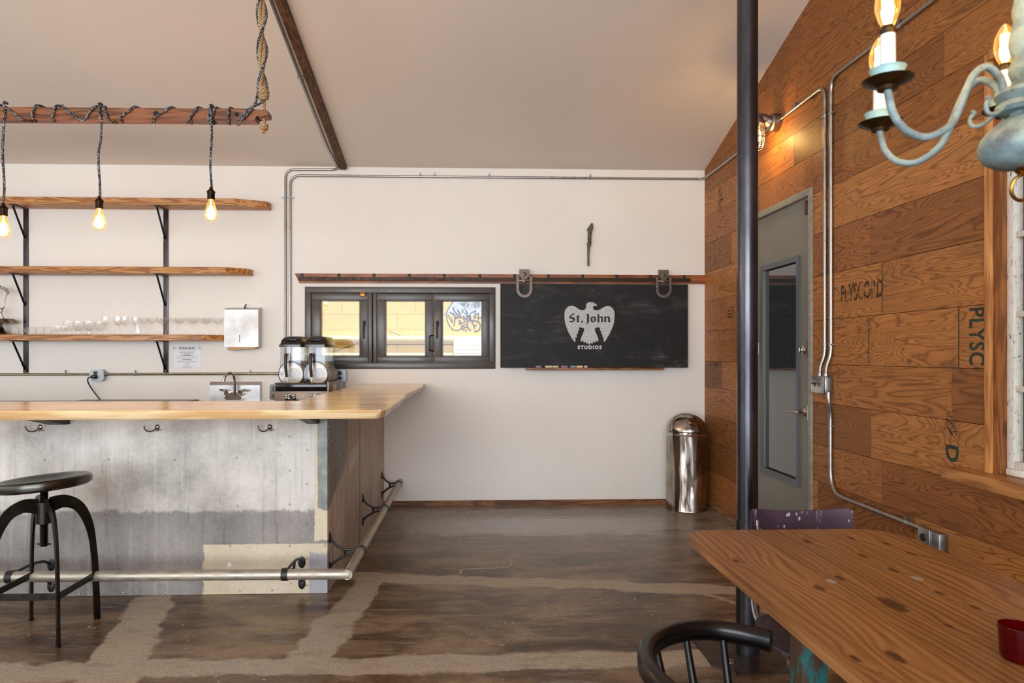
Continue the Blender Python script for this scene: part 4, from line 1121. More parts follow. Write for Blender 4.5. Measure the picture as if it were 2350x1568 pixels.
cA = conduit('wall_conduit', (-1.672, yc, 2.2), [(-1.674, yc, 1.215), (-1.672, yc, 3.052), (-1.19, yc, 3.058), (-1.235, 5.9, cz(5.9)-.014), (-1.262, 4.2, cz(4.2)-.014), (-1.28, 3.0, cz(3.0)-.014)],
        'tall left conduit bending at the top to run up the ceiling batten', .0115, .075, straps=[((-1.673, yc, 2.80), (0, 0, 1), (-1, 0, 0)), ((-1.2525, 5.05, cz(5.05)-.014), (0, -.961, .276), (1, 0, 0))])
cB = conduit('wall_conduit', (-1.629, yc, 2.2), [(-1.631, yc, 1.215), (-1.629, yc, 3.0), (2.12, yc, 3.004), (XR-.0115, 6.20, 3.004), (XR-.0115, 4.79, 3.012)],
        'conduit rising beside the left one, then running level below the ceiling to the caged lamp', .0115, .09,
        straps=[((-1.630, yc, 2.80), (0, 0, 1), (1, 0, 0))]+[((x, yc, 3.003), (1, 0, 0), (0, 0, 1)) for x in (-.46, -.33, .17, 1.10)]+[((XR-.0115, 5.7, 3.006), (0, 1, 0), (0, 0, 1))])
xc = XR-.0125
cC = conduit('wall_conduit', (xc, 4.077, 2.0), [(xc-.02, 4.10, 1.245), (xc-.02, 4.095, 1.30), (xc, 4.077, 1.38), (xc, 4.077, 3.02), (xc, 4.70, 3.015)],
        'far vertical conduit on the plywood wall, bending at the top to the caged lamp', .0115, .085, straps=[((xc, 4.077, 1.44), (0, 0, 1), (0, 1, 0)), ((xc, 4.077, 2.83), (0, 0, 1), (0, 1, 0)), ((xc, 4.45, 3.018), (0, 1, 0), (0, 0, 1))])
cD = conduit('wall_conduit', (xc, 4.007, 2.0), [(xc-.02, 4.03, 1.245), (xc-.02, 4.025, 1.30), (xc, 4.007, 1.38), (xc, 4.007, 3.035), (xc, -2.0, 3.02)],
        'near vertical conduit on the plywood wall, bending at the top toward the chandelier', .0115, .09, straps=[((xc, 4.007, 1.44), (0, 0, 1), (0, -1, 0)), ((xc, 4.007, 2.82), (0, 0, 1), (0, -1, 0)), ((xc, 3.35, 3.03), (0, 1, 0), (0, 0, 1))])
cE = conduit('wall_conduit', (xc, 4.0, .9), [(xc-.02, 4.0, 1.15), (xc-.02, 3.995, 1.10), (xc, 4.012, 1.02), (xc, 4.012, .553), (xc, 3.16, .548)],
        'lower conduit from the switch box down the plywood wall to the low outlet', .0125, .14, straps=[((xc, 4.012, .955), (0, 0, 1), (0, -1, 0)), ((xc, 3.30, .549), (0, 1, 0), (0, 0, 1))])
sb = thing('switch_box', (XR, 4.075, 1.196), 'zinc switch box with two black toggles between the door and the window', 'switch box')
bm = BM(); box(bm, XR-.055, XR, 4.0, 4.155, 1.142, 1.250, .012)
for (y, z) in ((4.10, 1.252), (4.03, 1.252), (4.0, 1.142)): tube(bm, [(XR-.032, y, z-.012), (XR-.032, y, z+.014)], .016, 10)
obj('box_body', bm, BOXSTEEL, sb)
bm = BM(); box(bm, XR-.060, XR-.055, 4.004, 4.15, 1.146, 1.246, .004)
for a in (4.02, 4.14):
    for b in (1.16, 1.235): lax(bm, [(.005, 0), (0, .003)], (XR-.060, a, b), '-x', 8)
obj('cover_plate', bm, STAIN, sb)
for y in (4.105, 4.055):
    bm = BM(); box(bm, XR-.063, XR-.060, y-.008, y+.008, 1.185, 1.212); bar(bm, [(XR-.062, y, 1.20), (XR-.080, y, 1.206)], .009, .009); obj('toggle', bm, BLACKP, sb, 0)
ob = thing('outlet_box', (XR, 3.09, .51), 'zinc outlet box low on the plywood wall behind the table', 'outlet box')
bm = BM(); box(bm, XR-.045, XR, 3.02, 3.15, .455, .565, .008); box(bm, XR-.052, XR-.045, 3.075, 3.155, .452, .568, .003); obj('box_body', bm, BOXSTEEL, ob)
bm = BM(); lax(bm, [(.018, 0), (.017, .004), (0, .005)], (XR-.052, 3.12, .525), '-x', 16); lax(bm, [(.018, 0), (.017, .004), (0, .005)], (XR-.052, 3.12, .480), '-x', 16); obj('receptacle', bm, BLACKP, ob)

bm = BM()
bar(bm, [(-1.150, 6.22, cz(6.22)-.021), (-1.235, 2.6, cz(2.6)-.021)], .062, .042)
tag(obj('ceiling_batten', bm, BATTEN, None, 0), 'long dark wooden batten up the sloping white ceiling', 'batten')

# ------------------------------------------------------------------ sliding track, blackboard
tr = thing('sliding_track', (.3, 6.25, 2.07), 'stained board with an iron sliding rail above window and blackboard', 'sliding rail')
bm = BM(); prism(bm, [(-1.586, 2.114), (XR, 2.114), (XR, 2.032), (-1.547, 2.028)], lambda u, v, q: Vector((u, 6.228+q, v)), .022); obj('back_board', bm, TRACKW, tr, 0)
bm = BM(); box(bm, -1.545, 2.02, 6.196, 6.203, 2.048, 2.080, .001); obj('rail', bm, DARKIRON, tr, 0)
for k, bx in enumerate((-1.52, -1.19, -.875, -.556, -.24, .084, .40, .71, 1.026, 1.34, 1.652, 1.966)):
    bm = BM(); box(bm, bx-.013, bx+.013, 6.222, 6.228, 2.062, 2.114, .001); bar(bm, [(bx, 6.224, 2.07), (bx, 6.205, 2.056)], .026, .006); lax(bm, [(.005, 0), (0, .004)], (bx, 6.222, 2.098), '-y', 8); obj('rail_bracket', bm, BLACKIR, tr)

def m_board():
    a = M('chalkboard_black', rough=.55, spec=.3)
    P = a.co((1, 1, 1))
    n = a.noise(a.co((1.2, 1, 2.2)), 2.2, 6, .7, .8)
    s = a.noise(a.co((2, 1, 14)), 2.0, 5, .7, .4)
    dust = a.ma('MULTIPLY', a.step(n, .48, .72), a.step(s, .35, .75))
    a.set('Base Color', a.mix(a.ma('MULTIPLY', dust, .30), S(28, 26, 26), S(150, 144, 140)))
    return a.m
bb = thing('blackboard', (1.13, 6.19, 1.26), 'black sliding chalkboard with a white eagle emblem, hung from iron rail hangers', 'blackboard')
bx0, bx1, bz0, bz1, yb0 = .271, 1.987, 1.261, 2.022, 6.176
bm = BM(); box(bm, bx0, bx1, yb0, yb0+.016, bz0, bz1, .0015); obj('board', bm, m_board(), bb, 0)
bm = BM(); box(bm, .498, 1.755, 6.135, 6.186, 1.240, 1.2605, .003); obj('chalk_ledge', bm, wood('ledge_wood', S(158, 100, 54), S(110, 62, 30), 0, 2), bb)
for hx in (.486, 1.757):
    bm = BM(); q = yb0-.020
    prism(bm, [(hx-.045, 2.152), (hx+.045, 2.152), (hx+.045, 2.09), (hx+.02, 2.060), (hx-.02, 2.060), (hx-.045, 2.09)], lambda u, v, z: Vector((u, q+z, v)), .010)
    box(bm, hx-.045, hx-.034, q-.006, q, 2.09, 2.152); box(bm, hx+.034, hx+.045, q-.006, q, 2.09, 2.152)
    bar(bm, [(hx-.037, q-.003, 2.09), (hx-.014, q-.003, 2.06)], .010, .006); bar(bm, [(hx+.037, q-.003, 2.09), (hx+.014, q-.003, 2.06)], .010, .006)
    lax(bm, [(.021, 0), (.020, .004), (.010, .006), (.008, .010), (0, .011)], (hx, q, 2.105), '-y', 18)
    box(bm, hx-.048, hx+.048, q-.004, q+.014, 2.040, 2.060, .003); box(bm, hx-.018, hx+.018, q-.006, q+.014, 2.032, 2.066, .003)
    lax(bm, [(0, -.006), (.026, -.006), (.026, .006), (0, .006)], (hx, 6.200, 2.108), 'y', 18)
    hg = obj('rail_hanger', bm, IRON, bb)
    bm = BM()
    U = [(hx-.060, q+.004, 2.085), (hx-.060, q+.004, 1.99)]+[(hx-.060*math.cos(t), q+.004, 1.968-.060*math.sin(t)) for t in [k*math.pi/16 for k in range(17)]]+[(hx+.060, q+.004, 1.99), (hx+.060, q+.004, 2.085)]
    bar(bm, U, .026, .012, (0, 1, 0)); obj('horseshoe', bm, IRON, hg, 0)
    bm = BM()
    for (a, b) in ((hx-.060, 2.005), (hx+.060, 2.003), (hx, 1.908)): lax(bm, [(.007, 0), (.005, .002), (0, .0025)], (a, q-.002, b), '-y', 10)
    obj('brass_screw', bm, BRASS, hg)
k_ = .0004025
E_ = lambda u, v: (1.082+(u-1108)*k_, 1.668-(v-700)*k_)
eagle = [(1030,330),(1030,290),(1050,255),(1090,232),(1140,228),(1185,235),(1215,255),(1250,268),(1272,290),(1275,325),(1255,313),(1225,308),(1200,320),(1186,350),(1195,385),(1225,410),(1270,418),(1320,410),(1360,388),(1420,350),(1480,322),(1530,314),(1590,330),(1640,375),(1668,430),(1676,490),(1676,590),(1665,680),(1640,775),(1600,870),(1550,970),(1490,1070),(1443,1138),(1430,1100),(1425,1060),(1430,1035),(1447,1003),(1412,1038),(1400,1000),(1397,975),(1410,937),(1383,962),(1370,930),(1368,890),(1380,865),(1360,882),(1345,850),(1345,820),(1353,802),(1270,800),(1240,812),(1225,845),(1235,880),(1280,990),(1305,1050),(1310,1085),(1303,1125),(1270,1108),(1250,1090),(1245,1120),(1232,1150),(1205,1120),(1195,1105),(1190,1140),(1170,1172),(1145,1150),(1135,1140),(1125,1175),(1107,1195),(1090,1175),(1077,1140),(1065,1155),(1043,1172),(1022,1145),(1018,1108),(1005,1130),(985,1150),(965,1120),(965,1090),(940,1112),(915,1122),(907,1085),(912,1050),(940,980),(980,885),(992,850),(978,822),(950,804),(865,800),(872,830),(868,860),(858,882),(832,868),(845,900),(843,935),(830,962),(797,935),(815,970),(818,1005),(810,1040),(765,1003),(785,1045),(790,1085),(775,1138),(720,1065),(660,970),(610,870),(575,775),(552,680),(540,590),(540,490),(548,430),(580,370),(630,328),(690,312),(750,320),(800,345),(850,378),(900,408),(950,418),(990,408),(1015,380)]
def m_chalk():
    a = M('chalk_paint', rough=.8, spec=.1)
    n = a.noise(a.co(), 240, 3, .7)
    a.set('Base Color', a.ramp(n, (.36, S(150, 150, 150)), (.62, S(222, 222, 220))))
    return a.m
CHALKP = m_chalk()
bm = BM(); prism(bm, [E_(u, v) for u, v in eagle], lambda u, v, q: Vector((u, yb0-.0012+q, v)), .0012); em = obj('eagle_emblem', bm, CHALKP, bb, 0)
GLY = [[(645,568),(650,548),(725,490),(740,488),(775,497),(735,530),(712,522),(692,545),(693,560),(770,585),(780,600),(780,640),(745,672),(705,690),(645,680),(680,650),(715,660),(735,645),(735,622),(655,595),(645,580)],
       [(850,515),(865,530),(862,552),(905,555),(885,573),(862,573),(862,650),(870,662),(890,665),(850,690),(825,678),(818,655),(818,575),(797,573),(820,553),(822,540)],
       [(938,647),(955,655),(961,670),(955,686),(938,693),(921,686),(915,670),(921,655)],
       [(1060,488),(1098,515),(1098,680),(1075,705),(1020,745),(1050,690),(1050,530),(1025,517)],
       [(1280,490),(1308,505),(1325,492),(1330,560),(1375,545),(1412,570),(1412,650),(1425,662),(1390,690),(1370,675),(1370,590),(1350,578),(1330,588),(1330,660),(1340,672),(1308,690),(1285,672),(1288,520)],
       [(1435,560),(1455,545),(1482,560),(1530,545),(1572,568),(1575,655),(1595,668),(1555,690),(1530,672),(1530,590),(1505,577),(1485,588),(1485,658),(1497,668),(1465,690),(1442,672),(1442,580)]]
bm = BM()
for gl in GLY: prism(bm, [E_(u, v) for u, v in gl], lambda u, v, q: Vector((u, yb0-.002+q, v)), .001)
oo = [(1195,545),(1255,570),(1255,655),(1185,692),(1132,668),(1132,580)]; oi = [(1190,572),(1211,588),(1211,650),(1190,664),(1176,655),(1176,590)]
for i in range(6):
    j = (i+1) % 6
    prism(bm, [E_(*oo[i]), E_(*oo[j]), E_(*oi[j]), E_(*oi[i])], lambda u, v, q: Vector((u, yb0-.002+q, v)), .001)
e0 = E_(1160, 266); lax(bm, [(.0042, 0), (0, .0001)], (e0[0], yb0-.0016, e0[1]), '-y', 10)
obj('name_lettering', bm, plain('board_black', S(34, 30, 30), .6), em, 0)
bm = BM(); c0 = E_(1110, 1256); txt(bm, 'STUDIOS', .0435, (1, 0, 0), (0, 0, 1), (c0[0], yb0-.0006, c0[1]), .0005, .0019, 1.32); obj('studios_lettering', bm, plain('chalk_white', S(222, 222, 222), .7), em, 0)
bm = BM()
for P in ([(1.862, 1.31), (1.878, 1.325), (1.872, 1.30)], [(1.858, 1.318), (1.885, 1.312)], [(1.868, 1.332), (1.870, 1.302)]): bar(bm, [(u, yb0-.0004, v) for u, v in P], .002, .0006, (0, 1, 0))
obj('chalk_scribble', bm, plain('faint_chalk', S(110, 108, 106), .8), bb, 0)
CH = [(.590, .642, (150, 136, 150), 'lilac grey', 'leftmost'), (.674, .737, (232, 206, 172), 'cream', 'second'), (.741, .796, (190, 208, 150), 'pale green', 'third'), (.820, .879, (148, 134, 150), 'lilac', 'middle'), (.903, .955, (122, 158, 180), 'pale blue', 'fifth'), (.959, 1.018, (236, 206, 156), 'cream', 'sixth'), (1.030, 1.058, (226, 206, 180), 'short cream', 'rightmost')]
for i, (a, b, c, nm, od) in enumerate(CH):
    bm = BM(); lathe(bm, [(0, 0), (.0085, 0), (.0098, .002), (.0098, b-a-.002), (.0085, b-a), (0, b-a)], 14, (0, 0, 0), Matrix.Translation((a, 6.152, 1.2704)) @ AX['x'])
    tag(obj('chalk_stick', bm, plain('chalk_%s' % nm.replace(' ', '_') if i != 5 else 'chalk_warm_cream', S(*c), .85)), '%s chalk stick, %s of the seven on the blackboard ledge' % (nm, od), 'chalk', 'chalk sticks on the blackboard ledge')

# stick on the wall
def m_bark():
    a = M('grey_bark', rough=.85)
    n = a.noise(a.co((40, 40, 9)), 1, 5, .65)
    a.set('Base Color', a.ramp(n, (.3, S(62, 54, 36)), (.6, S(116, 104, 74)), (.75, S(146, 134, 104))))
    a.bump(n, .6, .006)
    return a.m
bm = BM()
P = [(1.113, 6.215, 2.585), (1.106, 6.215, 2.56), (1.094, 6.215, 2.52), (1.088, 6.215, 2.45), (1.086, 6.215, 2.41), (1.079, 6.215, 2.34), (1.078, 6.215, 2.28), (1.078, 6.215, 2.19)]
tube(bm, spline(P, 5), [.004, .008, .010, .011, .013, .015, .019, .022, .024, .023, .021, .019, .018, .017, .016, .017, .019, .018, .015, .014, .015, .020, .019, .015, .013, .012, .0115, .011, .0105, .010, .010, .0095, .010, .011, .010, .009][:36], 10)
tube(bm, [(1.085, 6.215, 2.51), (1.066, 6.212, 2.528)], [.011, .007], 8); tube(bm, [(1.09, 6.21, 2.42), (1.106, 6.208, 2.405)], [.009, .005], 8)
tube(bm, [(1.082, 6.235, 2.44), (1.082, 6.25, 2.44)], .004, 6)
tag(obj('driftwood_stick', bm, m_bark()), 'gnarled grey stick fixed upright on the wall above the blackboard', 'stick')

# ------------------------------------------------------------------ bullet trash can
tc = thing('trash_can', (1.935, 6.055, 0), 'dented chrome domed trash can in the far right corner', 'trash can')
def m_dent():
    a = M('dented_chrome', S(170, 160, 150), .10, 1.)
    n = a.noise(a.co((4, 4, 1.2)), 1, 2, .5, .4)
    a.bump(n, .9, .07)
    n2 = a.noise(a.co((12, 12, 3)), 1, 4)
    a.set('Roughness', a.ramp(n2, (.35, .07), (.7, .2)))
    a.set('Base Color', a.ramp(n2, (.3, S(112, 100, 92)), (.6, S(176, 166, 156))))
    return a.m
DENT = m_dent(); rt = .178
bm = BM(); lathe(bm, [(0, .004), (rt-.004, .004), (rt-.002, .0), (rt+.002, .004), (rt, .012), (rt, .662), (rt, .668)], 56); obj('body', bm, DENT, tc, world=False)
bm = BM(); lathe(bm, [(rt, .664), (rt+.006, .666), (rt+.007, .672), (rt+.002, .678), (rt-.004, .679)], 56); obj('rim', bm, CHROME, tc, world=False)
bm = BM(); lathe(bm, [(rt-.002, .676), (rt-.002, .70)]+[((rt-.002)*math.cos(t), .70+.156*math.sin(t)) for t in [k*math.pi/28 for k in range(1, 15)]], 56); obj('dome', bm, DENT, tc, world=False)
bm = BM(); dl = [((rt+.002)*math.cos(t), .70+.160*math.sin(t)) for t in [k*math.pi/28 for k in range(0, 12)]]
lathe(bm, dl, 24, a0=R(-160), a1=R(-72))
fl = obj('flap_door', bm, DENT, tc, world=False)
bm = BM(); pl = [((rt+.003)*math.cos(R(a)), (rt+.003)*math.sin(R(a)), .699) for a in range(-160, -71, 4)]; tube(bm, pl, .004, 6)
tube(bm, [(r_*math.cos(R(-72)), r_*math.sin(R(-72)), z_) for r_, z_ in dl], .0025, 6); tube(bm, [(r_*math.cos(R(-160)), r_*math.sin(R(-160)), z_) for r_, z_ in dl], .0025, 6); obj('flap_gap', bm, BLACKP, fl, world=False)

# ------------------------------------------------------------------ steel column
px_, py_ = 1.277, 3.106
pole = thing('steel_column', (px_, py_, 0), 'dark steel pipe column standing on an angular floor plate', 'column')
def m_pole():
    a = M('oiled_pipe_steel', S(84, 82, 84), .24, .9)
    n = a.noise(a.co((3, 3, .9)), 1.2, 5, .6)
    a.set('Base Color', a.ramp(n, (.3, S(48, 46, 48)), (.55, S(84, 84, 90)), (.75, S(112, 108, 108))))
    r = a.noise(a.co((9, 9, 1.6)), 1., 5, .65)
    a.set('Roughness', a.ramp(r, (.3, .16), (.7, .36)))
    return a.m
PM = m_pole()
bm = BM(); lathe(bm, [(.0465, .618), (.0465, cz(py_)+.05)], 40); obj('upper_pipe', bm, PM, pole, world=False)
bm = BM(); lathe(bm, [(.0515, .012), (.0515, .612), (.0515, .618), (.0465, .622)], 40); obj('lower_pipe', bm, PM, pole, world=False)
bm = BM(); lathe(bm, [(.0465+.004*abs(math.sin(k*1.9)), .616+.0016*k) for k in range(6)], 40); obj('weld_bead', bm, steel('weld_bead', S(130, 112, 108), .4, .4, 120), pole, world=False)
bm = BM(); prism(bm, [(-.205, .25), (-.21, -.13), (-.135, -.205), (.20, -.20), (.22, .12), (.15, .27)], lambda u, v, q: Vector((u, v, q)), .012); obj('base_plate', bm, steel('rusty_plate', S(104, 94, 88), .5, .4, 12), pole, 0, world=False)
for (a, b) in ((-.125, -.125), (.14, -.13), (.13, .19), (-.13, .19)):
    bm = BM(); lathe(bm, [(.018, .012), (.018, .018), (.010, .019), (.009, .030), (0, .031)], 6, (a, b, 0)); obj('anchor_bolt', bm, CHROME, pole, world=False)

# ------------------------------------------------------------------ caged wall lamp
GLOWW = emit('lamp_glow', (1, .62, .24, 1), 26)
AMBER = glassy('amber_glass', (1, .80, .36, 1), (.86, .46, .06, 1), .25, .02, .7, (1, .50, .07, 1))
cl = thing('caged_lamp', (XR, 4.735, 3.0), 'lit caged wall lamp beside the column on the plywood wall', 'wall lamp')
CASTAL = steel('cast_aluminium', S(150, 140, 132), .42, .2, 24)
bm = BM(); lax(bm, [(.062, 0), (.062, .05), (.052, .06), (0, .06)], (XR, 4.735, 3.015), '-x', 28); tube(bm, [(XR-.02, 4.66, 3.015), (XR-.02, 4.685, 3.015)], .018, 10); tube(bm, [(XR-.02, 4.785, 3.013), (XR-.02, 4.81, 3.013)], .018, 10); obj('junction_box', bm, CASTAL, cl)
LX, LY = XR-.150, 4.735
bm = BM(); tube(bm, spline([(XR-.055, LY, 3.015), (XR-.09, LY, 3.035), (LX+.02, LY, 3.045), (LX, LY, 3.04)], 5), [.04]*3+[.036]*5+[.034]*8, 14); lathe(bm, [(0, 3.062), (.03, 3.058), (.046, 3.035), (.048, 3.00), (.044, 3.0), (0, 3.0)], 24, (LX, LY, 0)); obj('arm', bm, CASTAL, cl)
bm = BM(); lathe(bm, [(.040, 3.0), (.040, 2.90), (.034, 2.865), (.018, 2.845), (0, 2.842)], 24, (LX, LY, 0)); obj('jar', bm, glassy('clear_jar', (1, .97, .9, 1), (.8, .7, .5, 1), .18, .02, .5), cl)
bm = BM()
for zz, r_ in ((2.995, .05), (2.955, .05), (2.905, .05), (2.86, .048), (2.825, .034)): tube(bm, [(LX+r_*math.cos(t), LY+r_*math.sin(t), zz) for t in [k*math.pi/14 for k in range(28)]], .0032, 6, True)
for k in range(6):
    t = k*math.pi/3+.3; c, s = math.cos(t), math.sin(t)
    tube(bm, spline([(LX+.05*c, LY+.05*s, 3.0), (LX+.05*c, LY+.05*s, 2.87), (LX+.042*c, LY+.042*s, 2.84), (LX+.03*c, LY+.03*s, 2.822)], 4), .0032, 6)
obj('cage', bm, CASTAL, cl)
bm = BM(); lathe(bm, [(0, 2.99), (.013, 2.99), (.013, 2.965), (.024, 2.945), (.028, 2.92), (.024, 2.895), (.012, 2.88), (0, 2.877)], 20, (LX, LY, 0)); obj('bulb', bm, GLOWW, cl)
lamp('caged_lamp_light', (LX, LY, 2.90), 24, (1, .62, .20), .036)

# ------------------------------------------------------------------ hanging beam with rope, cord and pendants
def m_cord():
    a = M('braided_cord', S(24, 23, 28), .6)
    v = a.vor(a.co(), 190.)
    a.set('Base Color', a.mix(a.ma('LESS_THAN', v, .34), S(22, 22, 30), S(196, 196, 200)))
    return a.m
CORD = m_cord()
def m_rope():
    a = M('sisal_rope', S(176, 142, 98), .85)
    x, y, z = a.xyz(a.co())
    s = a.ma('SINE', a.ma('MULTIPLY_ADD', z, 420., a.ma('MULTIPLY', x, 300.)))
    n = a.noise(a.co(), 120, 4)
    v = a.ma('ADD', a.ma('MULTIPLY', s, .2), n)
    a.set('Base Color', a.ramp(v, (.3, S(124, 94, 58)), (.7, S(190, 158, 112))))
    a.bump(v, .6, .004)
    return a.m
ROPE = m_rope()
bmz, bmy = 2.6175, 3.60
hb = thing('hanging_beam', (-2.1, bmy, bmz), 'reddish wooden beam hung on rope above the bar, carrying pendant bulbs', 'beam')
bm = BM(); zt, zb = bmz+.031, bmz-.031
prism(bm, [(-3.35, zb-.012), (-3.35, zt-.012), (-1.135, zt), (-1.045, zt-.008), (-1.045, zb+.026), (-1.108, zb+.026), (-1.108, zb+.002)], lambda u, v, q: Vector((u, bmy-.036+q, v)), .072)
bmesh.ops.bevel(bm, geom=[e for e in bm.edges], offset=.003, segments=2, affect='EDGES')
obj('timber', bm, BEAMW, hb)
bm = BM()
for x, r_ in ((-1.203, .011), (-1.612, .013)): lax(bm, [(r_, 0), (r_, .001), (0, .0012)], (x, bmy-.036, bmz), '-y', 16)
obj('bolt_hole', bm, DARKVOID, hb)
def rope(x, zbase, label):
    t = thing('support_rope', (x, bmy, zbase), label, 'rope')
    zc_ = cz(bmy)
    for k in range(2):
        bm = BM(); P = [(x+.010*math.cos(z*15+k*math.pi)-.012*max(0, (z-zbase)/1.2), bmy+.010*math.sin(z*15+k*math.pi), z) for z in [zbase+.12+j*(zc_-zbase-.12)/70 for j in range(71)]]
        tube(bm, P, .0105, 8); obj('strand', bm, ROPE, t)
    bm = BM(); tube(bm, [(x+.008, bmy, zbase-.05), (x+.006, bmy, zbase+.14)], .0085, 8); obj('tail', bm, ROPE, t)
    bm = BM()
    for k in range(5): tube(bm, [(x+.004+(.018+.004*(k % 2))*math.cos(q), bmy+.018*math.sin(q), zbase+.098+.011*k+.006*math.sin(q+k)) for q in [j*math.pi/8 for j in range(16)]], .009, 7, True)
    obj('knot', bm, ROPE, t)
    bm = BM()
    for k in range(3): tube(bm, [(x+.008+.014*math.cos(q), bmy+.014*math.sin(q), zbase-.042-.009*k+.004*math.sin(q+k)) for q in [j*math.pi/8 for j in range(16)]], .008, 7, True)
    tube(bm, [(x+.008, bmy, zbase-.055), (x+.003, bmy, zbase-.085)], .008, 8); obj('end_knot', bm, ROPE, t)
    return t
rope(-1.082, bmz, 'thick sisal rope knotted through the right end of the hanging beam')
rope(-3.30, bmz-.012, 'thick sisal rope at the hidden left end of the hanging beam')
# cord that winds along the beam and up the rope
BX = lambda u: -2.417+u*.002215
y0_, y1_ = bmy-.043, bmy+.043; zt_, zb_ = zt+.007, zb-.008
def wind(seq):
    """seq: list of (bottom px, top px) front diagonals; back returns in between"""
    P = []
    for b, t in seq:
        P += [(BX(b), bmy-.01, zb_-.003), (BX(b)+.004, y0_, zb_+.012), (BX(.5*(b+t)), y0_-.001, bmz), (BX(t)-.004, y0_, zt_-.012), (BX(t), bmy-.015, zt_+.002), (BX(t)+.012, y1_-.01, zt_), (BX(t)+.016, y1_, bmz)]
    return P
P = wind([(-60, -40), (-20, 5)])+[(BX(14), bmy-.02, zt_), (BX(24), y0_, zt_-.02), (BX(40), y0_, bmz), (BX(58), y0_, zb_+.004), (BX(70), bmy, zb_-.002), (BX(78), y1_, bmz)]
P += wind([(83, 93), (128, 139)])+[(BX(150), y0_+.01, zt_), (BX(160), y0_, bmz+.01), (BX(176), y0_, bmz-.012), (BX(190), y0_, zb_), (BX(202), y0_+.004, zb_), (BX(214), y0_, bmz), (BX(226), y0_, zt_-.01), (BX(232), bmy, zt_+.001), (BX(238), y1_, bmz)]
P += [(BX(242), bmy, zt_), (BX(246), y0_, zt_-.012), (BX(250), y0_, bmz), (BX(258), y0_, zb_), (BX(264), bmy, zb_), (BX(270), y1_, bmz)]
P += wind([(281, 313), (357, 396), (440, 459), (483, 489), (490, 500), (528, 533)])+[(BX(548), bmy-.005, zb_-.004), (BX(556), y0_, zb_+.006), (BX(566), y0_, bmz), (BX(582), y0_, zt_-.004), (BX(598), bmy-.02, zt_+.025), (-1.072, bmy-.012, zt_+.05)]
Q = [(-1.082-.012*(z-bmz-.1)/1.2+.024*math.cos(z*16), bmy+.024*math.sin(z*16), z) for z in [bmz+.13+j*(cz(bmy)-bmz-.14)/60 for j in range(61)]]
wc = thing('braided_cable', (-1.9, bmy, bmz), 'black and white braided cable wound along the hanging beam and rope', 'cable')
bm = BM(); tube(bm, spline(P, 4)+[Vector(q) for q in Q], .0062, 8); obj('wound_strand', bm, CORD, wc)
bm = BM(); P2 = [(BX(545), bmy-.005, zb_-.004), (BX(560), y0_-.004, zb_+.004), (BX(574), y0_-.004, bmz), (BX(590), y0_, zt_+.01), (-1.105, bmy-.02, bmz+.10)]
Q2 = [(-1.082-.012*(z-bmz-.1)/1.2-.024*math.cos(z*16), bmy-.024*math.sin(z*16), z) for z in [bmz+.13+j*(cz(bmy)-bmz-.14)/60 for j in range(61)]]
tube(bm, spline(P2, 4)+[Vector(q) for q in Q2], .0062, 8); obj('rope_strand', bm, CORD, wc)

FILG = emit('filament_glow', (1, .66, .26, 1), 60)
SOCK = steel('bronze_socket', S(46, 36, 32), .35, .2, 20)
def pendant(x, zs, label, k):
    """zs = height of the socket top"""
    t = thing('pendant_bulb', (x, bmy-.044, zs), label, 'pendant light', 'pendant bulbs on the hanging beam')
    bm = BM(); L = zt_+.006-zs
    P = [(.004*math.sin(j*.9+k)+(.006 if 0 < j < 9 and k == 1 and j > 5 else 0), 0, L*j/10) for j in range(11)]+[(0, .03, L+.004)]
    tube(bm, spline(P, 3), .0062, 8); obj('cord', bm, CORD, t, world=False)
    bm = BM(); lathe(bm, [(0, .012), (.008, .012), (.009, 0), (.014, -.002), (.0205, -.010), (.0215, -.015), (.0185, -.017), (.0185, -.05), (.0165, -.052), (0, -.052)], 24); obj('socket', bm, SOCK, t, world=False)
    bm = BM(); lathe(bm, [(.0135, -.050), (.0145, -.058), (.019, -.075), (.026, -.098), (.0315, -.122), (.031, -.140), (.024, -.153), (.011, -.160), (0, -.1615)], 28); g = obj('glass', bm, AMBER, t, world=False)
    bm = BM(); tube(bm, [(0, 0, -.055), (0, 0, -.088)], .004, 8)
    for j in range(8):
        a, b = j*math.pi/4, (j+.5)*math.pi/4
        tube(bm, [(.007*math.cos(a), .007*math.sin(a), -.086), (.014*math.cos(a), .014*math.sin(a), -.142)], .0019, 6); tube(bm, [(.014*math.cos(a), .014*math.sin(a), -.142), (.007*math.cos(b), .007*math.sin(b), -.086)], .0019, 6)
    obj('filament', bm, FILG, g, world=False)
    lamp('pendant_light', (x, bmy-.044, zs-.115), 11, (1, .68, .32), .03)
pendant(-2.370, 2.136, 'lowest lit filament pendant, cut by the left edge of the photo', 0)
pendant(-1.893, 2.176, 'middle lit filament pendant on a braided cord above the bar', 1)
pendant(-1.331, 2.227, 'right lit filament pendant hanging nearest the rope', 2)

